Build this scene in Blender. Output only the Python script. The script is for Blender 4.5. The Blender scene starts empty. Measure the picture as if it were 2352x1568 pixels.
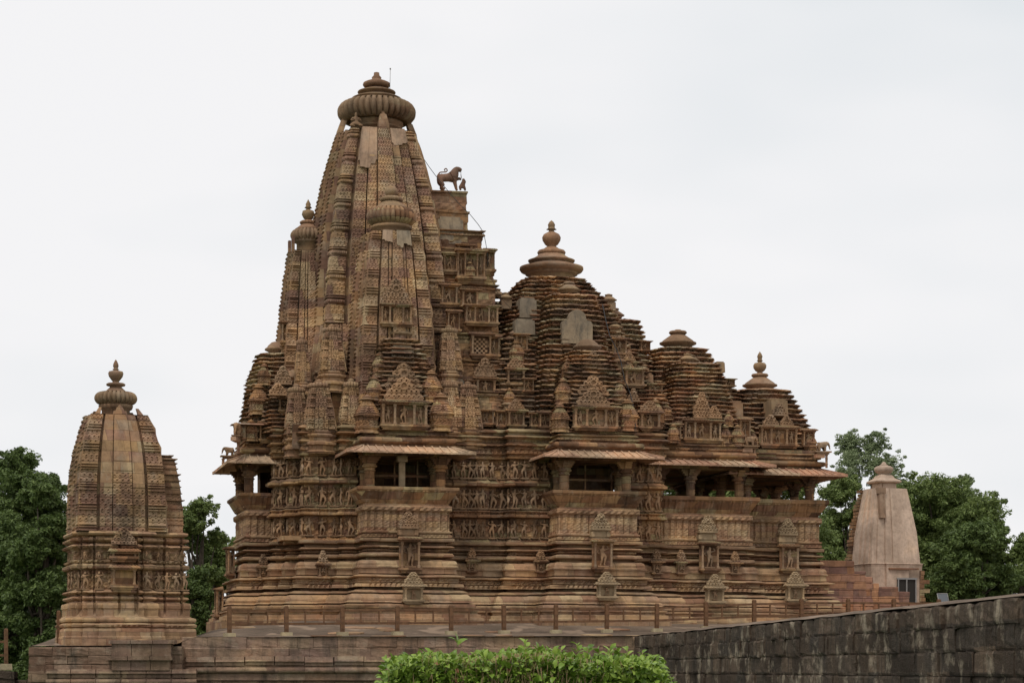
import bpy, math, random
import numpy as np
from mathutils import Matrix, Vector

# ------------------------------------------------------------------ camera, world, sun, exposure
S = bpy.context.scene
C = S.collection
F = 5000.0                      # focal length in reference pixels (picture 2352 wide)
HZ = 1537.0                     # horizon row in reference pixels
cam = bpy.data.cameras.new("camera")
cam.sensor_width = 36.0
cam.lens = F / 2352 * 36.0
cam.shift_y = (HZ - 784.0) / 2352
cam.clip_start = 0.5
cam.clip_end = 3000
co = bpy.data.objects.new("camera", cam)
co.rotation_euler = (math.radians(90), 0, 0)
C.objects.link(co)
S.camera = co

SUN_EL, SUN_AZ = 60.0, 205.0
W = bpy.data.worlds.new("World")
S.world = W
W.use_nodes = True
wn, wl = W.node_tree.nodes, W.node_tree.links
bg = wn["Background"]
bg.inputs["Strength"].default_value = 0.1
sky = wn.new("ShaderNodeTexSky")
sky.sky_type = 'NISHITA'
sky.sun_disc = False
sky.sun_elevation = math.radians(SUN_EL)
sky.sun_rotation = math.radians(SUN_AZ)
sky.air_density = 1.0
sky.dust_density = 3.0
tc = wn.new("ShaderNodeTexCoord")
mp = wn.new("ShaderNodeMapping"); mp.inputs["Scale"].default_value = (1, 1, 2.6)
nz = wn.new("ShaderNodeTexNoise"); nz.inputs["Scale"].default_value = 3.6
nz.inputs["Detail"].default_value = 3; nz.inputs["Roughness"].default_value = 0.45
cr = wn.new("ShaderNodeValToRGB")
cr.color_ramp.elements[0].position = 0.34; cr.color_ramp.elements[0].color = (0.79, 0.82, 0.845, 1)
cr.color_ramp.elements[1].position = 0.55; cr.color_ramp.elements[1].color = (0.925, 0.92, 0.93, 1)
sc10 = wn.new("ShaderNodeVectorMath"); sc10.operation = 'SCALE'; sc10.inputs["Scale"].default_value = 10.0
mx = wn.new("ShaderNodeMixRGB"); mx.inputs[0].default_value = 0.97
wl.new(tc.outputs["Generated"], mp.inputs[0]); wl.new(mp.outputs[0], nz.inputs[0])
wl.new(nz.outputs["Fac"], cr.inputs[0]); wl.new(cr.outputs[0], sc10.inputs[0])
wl.new(sky.outputs[0], mx.inputs[1]); wl.new(sc10.outputs[0], mx.inputs[2])
wl.new(mx.outputs[0], bg.inputs["Color"])
sl = bpy.data.lights.new("sun", 'SUN')
sl.energy = 1.5
sl.angle = math.radians(12)
sl.color = (1.0, 0.95, 0.88)
so = bpy.data.objects.new("sun", sl)
# azimuth measured like the sky texture: the sun stands behind the camera, to the left
az, el = math.radians(SUN_AZ), math.radians(SUN_EL)
sd = Vector((math.sin(az) * math.cos(el), math.cos(az) * math.cos(el), math.sin(el)))
so.rotation_euler = (-sd).to_track_quat('-Z', 'Y').to_euler()
so.location = (0, 0, 60)
C.objects.link(so)
S.view_settings.view_transform = 'Standard'
S.view_settings.look = 'None'
S.view_settings.exposure = 0.0
S.view_settings.gamma = 1.0

rnd = random.Random(7)
RS = np.random.RandomState(11)

# ------------------------------------------------------------------ measuring: reference pixels -> metres
TH = math.radians(14.0)
CT, ST = math.cos(TH), math.sin(TH)
D0 = 98.0
OX = (865 - 1176) / F * D0
G0 = 2.1                        # ground level at the temple (camera is z = 0, lawn is z = -1.6)

def at(u, v, Y):                # point seen at (u, v) at distance Y
    return ((u - 1176) / F * Y, Y, (HZ - v) / F * Y)

def A(u, b):                    # temple coordinate along its length
    k = (u - 1176) / F
    return (k * (D0 - CT * b) - OX - ST * b) / (CT - k * ST)

def H(v, a, b):                 # height above the temple's ground
    return (HZ - v) * (D0 + ST * a - CT * b) / F - G0

def AH(u, v, b):
    a = A(u, b)
    return a, H(v, a, b)

# ------------------------------------------------------------------ noise
def h1(x, s=0.0):
    v = np.sin(np.asarray(x, float) * 127.1 + s * 311.7 + 13.7) * 43758.5453
    return v - np.floor(v)

def h2(x, y, s=0.0):
    v = np.sin(np.asarray(x, float) * 127.1 + np.asarray(y, float) * 269.5 + s * 311.7) * 43758.5453
    return v - np.floor(v)

def vn(x, y, s=0.0):
    x = np.asarray(x, float); y = np.asarray(y, float)
    xi, yi = np.floor(x), np.floor(y)
    fx, fy = x - xi, y - yi
    fx = fx * fx * (3 - 2 * fx); fy = fy * fy * (3 - 2 * fy)
    a, b = h2(xi, yi, s), h2(xi + 1, yi, s)
    c, d = h2(xi, yi + 1, s), h2(xi + 1, yi + 1, s)
    return (a * (1 - fx) + b * fx) * (1 - fy) + (c * (1 - fx) + d * fx) * fy

def carve(s, z):                # scroll and figure relief, 0..1
    n = vn(s * 9, z * 9, 1) * .6 + vn(s * 19, z * 17, 2) * .4
    w = np.sin(s * 21 + 2.5 * np.sin(z * 17)) * .5 + .5
    return np.clip((n * .6 + w * .5 - .35) * 2.4, 0, 1)

def jali(s, z, c=.25):          # mesh of horseshoe arches with dark holes, about -1..+.3
    row = np.floor(z / c)
    p = np.mod(s / c + .5 * np.mod(row, 2), 1) * 2 - 1
    q = np.mod(z / c, 1) * 2 - 1
    r = np.hypot(p, q * .9 + .05)
    o = np.zeros_like(r)
    o = np.where((r > .34) & (r < .62), .3, o)
    o = np.where(r < .30, -1.3, o)
    k = np.hypot(np.abs(p) - 1, q - .9)
    o = np.where(k < .34, -.8, o)
    o = np.where((np.abs(q + .85) < .14) & (np.abs(p) > .3), -.5, o)
    return o + (vn(s * 13, z * 13, 5) - .5) * .3

# ------------------------------------------------------------------ mesh builder
class MB:
    def __init__(self):
        self.V, self.F, self.n, self.T, self.sm = [], [], 0, None, []

    def add(self, V, Fs, smooth=False):
        V = np.asarray(V, float).reshape(-1, 3)
        if self.T is not None:
            M = np.array(self.T)
            V = V @ M[:3, :3].T + M[:3, 3]
        for f in Fs:
            f = np.asarray(f, np.int64)
            if f.ndim == 1:
                f = f.reshape(1, -1)
            if len(f):
                self.F.append(f + self.n); self.sm.append(smooth)
        self.V.append(V)
        self.n += len(V)

    def grid(self, X, Y, Z, wrap=False, smooth=False, keep=None):
        R, N = X.shape
        idx = np.arange(R * N).reshape(R, N)
        if wrap:
            nx = np.roll(idx, -1, axis=1)
            q = np.stack([idx[:-1], nx[:-1], nx[1:], idx[1:]], -1).reshape(-1, 4)
        else:
            q = np.stack([idx[:-1, :-1], idx[:-1, 1:], idx[1:, 1:], idx[1:, :-1]], -1).reshape(-1, 4)
        if keep is not None:
            q = q[keep.reshape(-1)]
        self.add(np.stack([X, Y, Z], -1), [q], smooth)
        return idx

    def box(self, x0, x1, y0, y1, z0, z1, top=None):
        a, b, c, d = (x0, x1, y0, y1) if top is None else top
        V = [(x0, y0, z0), (x1, y0, z0), (x1, y1, z0), (x0, y1, z0), (a, c, z1), (b, c, z1), (b, d, z1), (a, d, z1)]
        self.add(V, [[[0, 3, 2, 1], [4, 5, 6, 7], [0, 1, 5, 4], [1, 2, 6, 5], [2, 3, 7, 6], [3, 0, 4, 7]]])

    def lathe(self, prof, n=24, cx=0, cy=0, ribs=0, amp=0, band=None, smooth=True):
        P = np.array(prof, float)
        th = np.arange(n) / n * 2 * math.pi
        r = P[:, 0][:, None] * np.ones(n)[None]
        if ribs:
            k = np.abs(np.sin(ribs * th / 2))[None] ** .6
            w = np.ones(len(P)) if band is None else np.array([1.0 if band[0] <= z <= band[1] else 0.0 for z in P[:, 1]])
            r = r - w[:, None] * amp * (1 - k)
        X = cx + r * np.cos(th); Y = cy + r * np.sin(th)
        Z = P[:, 1][:, None] * np.ones(n)[None]
        b = self.n
        idx = self.grid(X, Y, Z, wrap=True, smooth=smooth)
        self.F.append((idx[-1] + b).reshape(1, -1)); self.sm.append(False)

    def tube(self, pts, rad, n=8, smooth=True):
        pts = [Vector(p) for p in pts]
        if not hasattr(rad, '__len__'):
            rad = [rad] * len(pts)
        rings = []
        up = Vector((0, 0, 1))
        for i, p in enumerate(pts):
            d = (pts[min(i + 1, len(pts) - 1)] - pts[max(i - 1, 0)]).normalized()
            s = d.cross(up)
            if s.length < .1:
                s = d.cross(Vector((0, 1, 0)))
            s.normalize(); t = s.cross(d)
            rings.append([p + (s * math.cos(k / n * 2 * math.pi) + t * math.sin(k / n * 2 * math.pi)) * rad[i] for k in range(n)])
        A3 = np.array([[tuple(q) for q in r] for r in rings])
        b = self.n
        idx = self.grid(A3[..., 0], A3[..., 1], A3[..., 2], wrap=True, smooth=smooth)
        self.F.append((idx[-1] + b).reshape(1, -1)); self.F.append((idx[0][::-1] + b).reshape(1, -1)); self.sm += [False, False]

    def obj(self, name, mat, parent=None, **k):
        me = bpy.data.meshes.new(name)
        V = np.concatenate(self.V)
        me.vertices.add(len(V)); me.vertices.foreach_set("co", V.astype(np.float32).ravel())
        loops = np.concatenate([f.ravel() for f in self.F])
        tot = np.concatenate([np.full(len(f), f.shape[1]) for f in self.F])
        start = np.concatenate([[0], np.cumsum(tot)[:-1]])
        sm = np.concatenate([np.full(len(f), s) for f, s in zip(self.F, self.sm)])
        me.loops.add(len(loops)); me.loops.foreach_set("vertex_index", loops.astype(np.int32))
        me.polygons.add(len(tot)); me.polygons.foreach_set("loop_start", start.astype(np.int32))
        me.polygons.foreach_set("use_smooth", sm.astype(bool))
        me.update(calc_edges=True)
        me.validate()
        me.materials.append(mat)
        o = bpy.data.objects.new(name, me)
        C.objects.link(o)
        if parent is not None:
            o.parent = parent
        for kk, vv in k.items():
            o[kk] = vv
        return o

def place(o, x, y, z, sx=1, sy=None, sz=None, rz=0, parent=None):
    o.location = (x, y, z); o.rotation_euler = (0, 0, rz)
    o.scale = (sx, sx if sy is None else sy, sx if sz is None else sz)
    if parent is not None:
        o.parent = parent
    return o

def dup(root, parent=None, **k):
    r = root.copy(); C.objects.link(r)
    if parent is not None:
        r.parent = parent
    for ch in list(root.children):
        c = ch.copy(); C.objects.link(c); c.parent = r
        for g in list(ch.children):
            d = g.copy(); C.objects.link(d); d.parent = c
    for kk, vv in k.items():
        r[kk] = vv
    return r

def thing(name, label, cat, loc=(0, 0, 0), rz=0, group=None):
    o = bpy.data.objects.new(name, None); C.objects.link(o)
    o.empty_display_size = .3
    o.location = loc; o.rotation_euler = (0, 0, rz)
    o['label'] = label; o['category'] = cat
    if group: o['group'] = group
    return o

def ratha(h, st=((.34, 1), (.64, .93), (.86, .86)), cx=0, cy=0):   # stepped square plan, counter-clockwise
    q = []                       # points of the side facing -y, from its left corner to its right one
    half = []
    for i, (t, d) in enumerate(st):
        half.append((t, d))
    pts = []
    n = len(half)
    for i in range(n - 1, -1, -1):
        t, d = half[i]
        if i == n - 1:
            pts.append((-t, -d))
            if n > 1: pts.append((-half[i - 1][0], -d))
        else:
            pts.append((-t, -d))
            if i > 0: pts.append((-half[i - 1][0], -d))
    right = [(-x, y) for x, y in reversed(pts)]
    side = pts + right
    out = []
    for k in range(4):
        c, s = [(1, 0), (0, 1), (-1, 0), (0, -1)][k]
        for x, y in side[:-1]:
            out.append((cx + h * (x * c - y * s), cy + h * (x * s + y * c)))
    return out

# row = (scale, offset, z[, kind, amplitude, period])
def sweep(mb, poly, rows, seg=.08, centre=None, closed=True, cap=(False, True), jit=.012, jz=.008, seed=0, back=.6, blk=.75, gap=None):
    P = np.array(poly, float)
    n = len(P)
    ne = n if closed else n - 1
    E = np.array([P[(i + 1) % n] - P[i] for i in range(ne)])
    L = np.hypot(E[:, 0], E[:, 1])
    Tn = E / L[:, None]
    N = np.stack([Tn[:, 1], -Tn[:, 0]], -1)
    px, py, mxx, myy, ss, cor, eid = [], [], [], [], [], [], []
    for i in range(ne):
        sg = seg if N[i, 1] < .5 else back
        k = max(1, int(math.ceil(L[i] / sg)))
        for j in range(k):
            t = j / k
            p = P[i] + E[i] * t
            if j == 0 and (closed or i > 0):
                m = N[i - 1] + N[i]
                m = m / (1 + float(N[i - 1] @ N[i]))
            else:
                m = N[i]
            px.append(p[0]); py.append(p[1]); mxx.append(m[0]); myy.append(m[1])
            ss.append((t - .5) * L[i] + 50 + i * 3.3); cor.append(j == 0); eid.append(i)
    if not closed:
        px.append(P[-1][0]); py.append(P[-1][1]); mxx.append(N[-1][0]); myy.append(N[-1][1])
        ss.append(.5 * L[-1] + 50 + (ne - 1) * 3.3); cor.append(True); eid.append(ne - 1)
    px, py, mxx, myy, ss = map(np.array, (px, py, mxx, myy, ss))
    cor = np.array(cor); eid = np.array(eid)
    if centre is None:
        centre = (P[:, 0].mean(), P[:, 1].mean())
    XX, YY, ZZ = [], [], []
    for r in rows:
        sc_, off, z = r[:3]
        o = np.full(len(px), float(off))
        zz = np.full(len(px), float(z))
        if len(r) > 3:
            kd, amp, per = r[3:6]
            if kd == 'd':
                o = o - np.where(cor, 0, amp * (np.mod(ss / per, 1) > .5))
            elif kd == 'w':
                o = o - np.where(cor, 0, amp * (1 - np.abs(np.sin(ss / per * math.pi))))
            elif kd == 'c':
                o = o + np.where(cor, 0, amp * carve(ss * per, np.full(len(px), z * per)))
            elif kd == 'p':        # pilasters and recessed panels with scrollwork
                f = np.mod(ss / per, 1)
                e = np.where((f < .07) | (f > .93) | (np.abs(f - .5) < .07), -1.8, np.where(f < .5, .5, 0))
                o = o + np.where(cor, 0, amp * (e + .7 * carve(ss * 1.3, np.full(len(px), z * 1.3))))
            elif kd == 'k':        # uprights in pairs
                f = np.mod(ss / per, 1)
                e = np.where((np.abs(f - .25) < .10) | (np.abs(f - .6) < .10), 1.0, 0)
                o = o + np.where(cor, 0, amp * e)
            elif kd == 'j':
                o = o + np.where(cor, 0, amp * jali(ss, np.full(len(px), z), per))
        if gap and gap[3] <= z <= gap[4]:
            f = np.mod(ss / gap[0], 1)
            o = o - np.where(cor, 0, gap[2] * (np.abs(f - .5) < gap[1] / gap[0] / 2))
        if jit:
            g = math.floor(z / .29)
            bk = np.floor(ss / blk + h1(g, 3 + seed)) + eid * 17
            o = o + jit * (h2(bk, g, seed) - .5) * 2
            zz = zz + jz * (h2(bk, g, seed + 9) - .5) * 2 + jz * .8 * (vn(ss * 2.3, z * 4, seed) - .5)
            o = o + jit * .8 * (vn(ss * 5, z * 9, seed + 4) - .5)
        XX.append(centre[0] + (px - centre[0]) * sc_ + mxx * o)
        YY.append(centre[1] + (py - centre[1]) * sc_ + myy * o)
        ZZ.append(zz)
    XX, YY, ZZ = np.array(XX), np.array(YY), np.array(ZZ)
    b = mb.n
    idx = mb.grid(XX, YY, ZZ, wrap=closed)
    if cap[1] and closed:
        mb.F.append((idx[-1] + b).reshape(1, -1)); mb.sm.append(False)
    if cap[0] and closed:
        mb.F.append((idx[0][::-1] + b).reshape(1, -1)); mb.sm.append(False)

# ------------------------------------------------------------------ materials
def newmat(name, rough=.9, spec=.2):
    m = bpy.data.materials.new(name); m.use_nodes = True
    nt = m.node_tree
    b = nt.nodes["Principled BSDF"]
    b.inputs["Roughness"].default_value = rough
    b.inputs["Specular IOR Level"].default_value = spec
    return m, nt, b

def nd(nt, t, **k):
    n = nt.nodes.new("ShaderNode" + t)
    for a, v in k.items():
        if a.startswith('i'):
            n.inputs[int(a[1:])].default_value = v
        else:
            setattr(n, a, v)
    return n

def mth(nt, op, a, b=None, c=None):
    n = nt.nodes.new("ShaderNodeMath"); n.operation = op
    for i, v in enumerate((a, b, c)):
        if v is None: continue
        if isinstance(v, (int, float)): n.inputs[i].default_value = v
        else: nt.links.new(v, n.inputs[i])
    return n.outputs[0]

def ramp(nt, fac, cols, const=False):
    n = nt.nodes.new("ShaderNodeValToRGB")
    r = n.color_ramp
    if const: r.interpolation = 'CONSTANT'
    while len(r.elements) < len(cols): r.elements.new(.5)
    for e, (p, c) in zip(r.elements, cols):
        e.position = p; e.color = (*c, 1)
    nt.links.new(fac, n.inputs[0])
    return n.outputs[0]

def mix(nt, f, a, b, mode='MIX'):
    n = nt.nodes.new("ShaderNodeMixRGB"); n.blend_type = mode
    for i, v in ((0, f), (1, a), (2, b)):
        if isinstance(v, (int, float)): n.inputs[i].default_value = v
        elif isinstance(v, tuple): n.inputs[i].default_value = (*v, 1)
        else: nt.links.new(v, n.inputs[i])
    return n.outputs[0]

def stone(name, pal, bw=.8, bh=.31, grime=.5, gcol=(.045, .04, .033), gscale=.5, lichen=.3, joint=.55, bump=.25, rot=0.0, var=1.0, streak=.45):
    m, nt, b = newmat(name, .93, .15)
    L = nt.links
    t = nd(nt, 'TexCoord'); oi = nd(nt, 'ObjectInfo')
    add = nd(nt, 'VectorMath', operation='ADD')
    rv = nd(nt, 'VectorMath', operation='SCALE'); rv.inputs["Scale"].default_value = 9.0
    cmb = nd(nt, 'CombineXYZ')
    L.new(oi.outputs["Random"], cmb.inputs[0]); L.new(cmb.outputs[0], rv.inputs[0])
    L.new(t.outputs["Object"], add.inputs[0]); L.new(rv.outputs[0], add.inputs[1])
    sx = nd(nt, 'SeparateXYZ'); L.new(add.outputs[0], sx.inputs[0])
    wob = nd(nt, 'TexNoise', i2=1.7); L.new(t.outputs["Object"], wob.inputs[0])
    wz = mth(nt, 'MULTIPLY', wob.outputs[0], .10)
    z = mth(nt, 'ADD', sx.outputs[2], wz)
    s = mth(nt, 'ADD', mth(nt, 'ADD', sx.outputs[0], mth(nt, 'MULTIPLY', sx.outputs[1], .83)), mth(nt, 'MULTIPLY', wob.outputs[0], .12))
    zr = mth(nt, 'DIVIDE', z, bh); row = mth(nt, 'FLOOR', zr)
    wr = nd(nt, 'TexWhiteNoise', noise_dimensions='1D'); L.new(row, wr.inputs["W"])
    sc_ = mth(nt, 'ADD', mth(nt, 'DIVIDE', s, bw), wr.outputs[0]); col = mth(nt, 'FLOOR', sc_)
    cc = nd(nt, 'CombineXYZ'); L.new(col, cc.inputs[0]); L.new(row, cc.inputs[1])
    wn_ = nd(nt, 'TexWhiteNoise', noise_dimensions='3D'); L.new(cc.outputs[0], wn_.inputs[0])
    ln = nd(nt, 'TexNoise', i2=.28, i3=2.0); L.new(add.outputs[0], ln.inputs[0])
    fac = mth(nt, 'ADD', mth(nt, 'MULTIPLY', wn_.outputs[0], 1.15 * var), mth(nt, 'MULTIPLY', mth(nt, 'SUBTRACT', ln.outputs[0], .58), .9))
    n_ = len(pal)
    c = ramp(nt, fac, [(i / (n_ - 1), p) for i, p in enumerate(pal)])
    # whole courses and whole areas weather differently
    rb = mth(nt, 'ADD', mth(nt, 'MULTIPLY', wr.outputs[0], .30), .85)
    c = mix(nt, 1.0, c, rb, 'MULTIPLY')
    ar = nd(nt, 'TexNoise', i2=.45, i3=3.0); L.new(add.outputs[0], ar.inputs[0])
    c = mix(nt, 1.0, c, ramp(nt, ar.outputs[0], [(.32, (.66, .64, .62)), (.52, (1, 1, 1)), (.68, (1.28, 1.22, 1.12))]), 'MULTIPLY')
    # mottling
    m1 = nd(nt, 'TexNoise', i2=5.0, i3=5.0, i4=.65); L.new(add.outputs[0], m1.inputs[0])
    c = mix(nt, .55, c, ramp(nt, m1.outputs[0], [(.25, (.42, .42, .42)), (.55, (1, 1, 1)), (.8, (1.35, 1.32, 1.25))]), 'MULTIPLY')
    # lichen, pale
    if lichen:
        l1 = nd(nt, 'TexNoise', i2=1.3, i3=6.0, i4=.7); L.new(add.outputs[0], l1.inputs[0])
        lf = ramp(nt, l1.outputs[0], [(.53, (0, 0, 0)), (.66, (lichen, lichen, lichen))])
        c = mix(nt, lf, c, (.42, .345, .255))
    # black streaks
    if grime:
        mpn = nd(nt, 'Mapping'); mpn.inputs["Scale"].default_value = (1.6, 1.6, streak)
        L.new(add.outputs[0], mpn.inputs[0])
        g1 = nd(nt, 'TexNoise', i2=gscale * 2, i3=7.0, i4=.68); L.new(mpn.outputs[0], g1.inputs[0])
        gf = ramp(nt, g1.outputs[0], [(.50, (0, 0, 0)), (.68, (grime, grime, grime))])
        c = mix(nt, gf, c, gcol)
    # joints
    fx = mth(nt, 'FRACT', sc_); fz = mth(nt, 'FRACT', zr)
    jx = mth(nt, 'LESS_THAN', fx, .018 / bw); jz_ = mth(nt, 'LESS_THAN', fz, .020 / bh)
    jj = mth(nt, 'MULTIPLY', mth(nt, 'MAXIMUM', jx, jz_), joint)
    c = mix(nt, jj, c, (.05, .035, .025))
    L.new(c, b.inputs["Base Color"])
    bn = nd(nt, 'TexNoise', i2=14.0, i3=6.0, i4=.7); L.new(add.outputs[0], bn.inputs[0])
    hh = mth(nt, 'SUBTRACT', bn.outputs[0], mth(nt, 'MULTIPLY', jj, .6))
    bp = nd(nt, 'Bump'); bp.inputs["Strength"].default_value = bump; bp.inputs["Distance"].default_value = .06
    L.new(hh, bp.inputs["Height"]); L.new(bp.outputs[0], b.inputs["Normal"])
    return m

def tint(P, r, g, b): return [(p[0] * r, p[1] * g, p[2] * b) for p in P]
PAL = [(.13, .070, .048), (.24, .125, .078), (.33, .185, .105), (.27, .14, .095), (.40, .25, .145), (.21, .115, .09), (.36, .27, .17)]
PALS = [(.20, .125, .10), (.30, .20, .135), (.36, .25, .15), (.25, .155, .125), (.40, .32, .22), (.30, .185, .115), (.42, .36, .27)]
PALR = [(.10, .065, .045), (.25, .14, .09), (.33, .20, .115), (.16, .11, .085), (.38, .27, .165), (.22, .12, .085), (.31, .26, .18)]
PALB = [(.30, .165, .115), (.40, .25, .165), (.46, .30, .19), (.35, .21, .155), (.50, .36, .24), (.38, .23, .16)]
M_wall = stone("carved_sandstone", tint(PAL, 1.05, 1.07, .92), .85, .30, grime=.55)
M_spire = stone("spire_sandstone", tint(PALS, 1.14, 1.04, .90), .62, .42, var=.75, grime=.5, joint=.4, gscale=.35, lichen=.35)
M_roof = stone("roof_sandstone", tint(PALR, 1.36, 1.30, 1.20), .7, .21, grime=.55, gscale=.7, joint=.2, lichen=.4)
M_base = stone("plinth_sandstone", tint(PALB, .88, .88, .76), .95, .28, grime=.4, lichen=.25)
M_fig = stone("figure_sandstone", [(.22, .135, .08), (.34, .22, .13), (.28, .175, .105), (.43, .31, .20)], 5, 5, grime=.45, joint=0)
M_smooth = stone("smooth_sandstone", [(.24, .14, .085), (.29, .20, .115), (.26, .165, .11)], 1.4, 1.0, grime=.3, joint=.2, lichen=.25)
M_eave = stone("eave_sandstone", [(.46, .26, .17), (.54, .34, .22), (.60, .44, .29), (.50, .28, .18)], 1.7, 5, grime=.45, joint=.3, lichen=.2)
M_plaster = stone("pink_plaster", [(.50, .37, .275), (.57, .43, .33), (.53, .395, .295)], 6, 6, grime=.35, gcol=(.25, .17, .12), gscale=1.2, streak=.15, joint=0, lichen=.12, bump=.25)
M_patch = stone("grey_plaster", [(.22, .17, .12), (.33, .26, .18), (.19, .155, .12)], 6, 6, grime=.75, gcol=(.08, .075, .065), gscale=1.0, joint=0, lichen=.3)
M_terwall = stone("terrace_masonry", [(.18, .11, .075), (.29, .19, .13), (.23, .15, .115), (.34, .24, .155), (.21, .135, .10)], 1.1, .42, grime=.7, gscale=.6, streak=.3, joint=.0, bump=.6)
M_dark = stone("blackened_masonry", [(.055, .040, .030), (.10, .070, .050), (.075, .060, .048), (.13, .092, .066)], 1.0, .48, grime=.8, gcol=(.030, .025, .020), gscale=1.6, streak=.16, lichen=.7, joint=0, bump=.9)
M_step = stone("stair_sandstone", [(.30, .14, .075), (.42, .22, .12), (.36, .19, .12), (.24, .13, .10)], .9, .34, grime=.3, lichen=.1, joint=.6)
M_statue = stone('statue_sandstone', [(.15, .085, .06), (.21, .125, .085), (.18, .10, .075)], 6, 6, grime=.3, joint=0, lichen=.1)
M_buff = stone('buff_sandstone', [(.31, .225, .14), (.40, .295, .18), (.35, .25, .155)], 3, 3, grime=.35, joint=0, lichen=.2)
M_pale = stone('pale_repair_plaster', [(.30, .195, .13), (.40, .28, .19), (.35, .235, .16)], 2, 2, grime=.45, gscale=1.3, streak=.3, joint=0, lichen=.3)
M_conc = stone("concrete", [(.34, .28, .17), (.42, .35, .22)], 9, 9, grime=.3, joint=0)

def plain(name, col, rough=.6, spec=.3, metal=0, noise=.0, scale=8):
    m, nt, b = newmat(name, rough, spec)
    b.inputs["Metallic"].default_value = metal
    if noise:
        t = nd(nt, 'TexCoord'); n = nd(nt, 'TexNoise', i2=scale, i3=5.0); nt.links.new(t.outputs["Object"], n.inputs[0])
        c = mix(nt, 1.0, col, ramp(nt, n.outputs[0], [(.3, (1 - noise,) * 3), (.7, (1 + noise * .5,) * 3)]), 'MULTIPLY')
        nt.links.new(c, b.inputs["Base Color"])
    else:
        b.inputs["Base Color"].default_value = (*col, 1)
    return m

M_fence = plain("rusty_brown_post", (.15, .075, .035), .7, noise=.5, scale=6)
M_cable = plain("black_cable", (.03, .03, .03), .6)
M_metal = plain("grey_metal", (.27, .255, .24), .45, metal=.3)
M_glass = plain("dark_pane", (.04, .036, .032), .9, spec=.05)
M_bark = plain("bark", (.09, .07, .05), .9, noise=.5, scale=4)

def leafmat(name, cols, scale=.6, trans=.25, rough=.5):
    m, nt, b = newmat(name, rough, .3)
    t = nd(nt, 'TexCoord'); g = nd(nt, 'NewGeometry')
    n = nd(nt, 'TexNoise', i2=scale, i3=3.0); nt.links.new(t.outputs["Object"], n.inputs[0])
    f = mth(nt, 'ADD', mth(nt, 'MULTIPLY', g.outputs["Random Per Island"], .55), mth(nt, 'MULTIPLY', mth(nt, 'SUBTRACT', n.outputs[0], .2), .75))
    c = ramp(nt, f, [(i / (len(cols) - 1), p) for i, p in enumerate(cols)])
    nt.links.new(c, b.inputs["Base Color"])
    tr = nd(nt, 'BsdfTranslucent'); nt.links.new(c, tr.inputs[0])
    ms = nd(nt, 'MixShader', i0=trans)
    nt.links.new(b.outputs[0], ms.inputs[1]); nt.links.new(tr.outputs[0], ms.inputs[2])
    nt.links.new(ms.outputs[0], nt.nodes["Material Output"].inputs[0])
    return m

# ================================================================== THE GREAT TEMPLE
temple = thing("stone_temple", "great brown sandstone temple with one tall curved spire and three lower stepped roofs", "temple",
               (OX, D0, G0), TH)

BASE = [(1.20, -1.6), (1.20, .05), (1.10, .07), (1.10, .20), (1.00, .215), (.98, .33), (1.06, .345), (1.06, .40), (.95, .42), (.88, .43), (.88, .47), (.96, .48), (.96, .60, 'c', .02, 1.), (.84, .64),
        (.72, .66), (.72, .69), (.90, .70, 'w', .03, .12), (.88, .74, 'w', .03, .12), (.80, .76), (.80, .88), (.73, .99), (.66, 1.05), (.46, 1.055), (.46, 1.10), (.68, 1.11), (.68, 1.14),
        (.48, 1.22), (.34, 1.24), (.14, 1.25), (.14, 1.34), (.54, 1.36), (.52, 1.38, 'd', .07, .22), (.52, 1.46, 'd', .07, .22), (.50, 1.50), (.34, 1.51), (.30, 1.53),
        (.34, 1.55, 'c', .09, 1.), (.34, 1.60, 'c', .09, 1.), (.34, 1.65, 'c', .09, 1.), (.34, 1.70, 'c', .09, 1.), (.34, 1.74), (.50, 1.76), (.56, 1.78), (.56, 1.82), (.34, 1.86), (.12, 1.89),
        (.26, 1.92), (.26, 2.16), (.33, 2.17), (.33, 2.23), (.27, 2.26), (.27, 2.36), (.22, 2.46), (.13, 2.50), (-.10, 2.51), (-.18, 2.55), (-.16, 2.61), (.12, 2.63), (.19, 2.68), (.19, 2.74), (.12, 2.80),
        (-.12, 2.83), (-.16, 2.86), (-.04, 2.90, 'c', .05, 1.), (-.04, 2.95, 'c', .05, 1.), (-.12, 2.99), (.16, 3.01, 'd', .04, .2), (.20, 3.05), (.08, 3.11), (-.12, 3.14), (-.14, 3.25),
        (.16, 3.27), (.19, 3.29), (.19, 3.40), (.10, 3.42)]
PLAN = [(-6.1, -1.95), (-5.0, -1.95), (-5.0, -2.9), (-4.5, -2.9), (-4.5, -3.6), (-4.0, -3.6), (-4.0, -4.5), (-2.4, -4.5), (-2.4, -4.9), (-1.72, -4.9),
        (-1.72, -6.6), (1.90, -6.6), (1.90, -4.6), (4.9, -4.6), (4.9, -5.1), (6.7, -5.1), (6.7, -6.6), (10.2, -6.6), (10.2, -5.0), (11.88, -5.0), (11.88, -4.35),
        (16.2, -4.35), (16.2, -3.4), (19.9, -3.4), (19.9, 3.4), (16.2, 3.4), (16.2, 4.35), (11.88, 4.35), (11.88, 5.0), (10.2, 5.0), (10.2, 6.6), (6.7, 6.6), (6.7, 5.0),
        (1.9, 5.0), (1.9, 6.6), (-1.72, 6.6), (-1.72, 4.5), (-4, 4.5), (-4, 2.9), (-5, 2.9), (-5, 1.95), (-6.1, 1.95)]

def orow(rows):
    return [(1.0,) + tuple(r) for r in rows]

mb = MB()
sweep(mb, PLAN, orow(BASE), seg=.075, centre=(0, 0), jit=.018, jz=.012, back=1.5)
base = mb.obj("plinth", M_base, temple)

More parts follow.
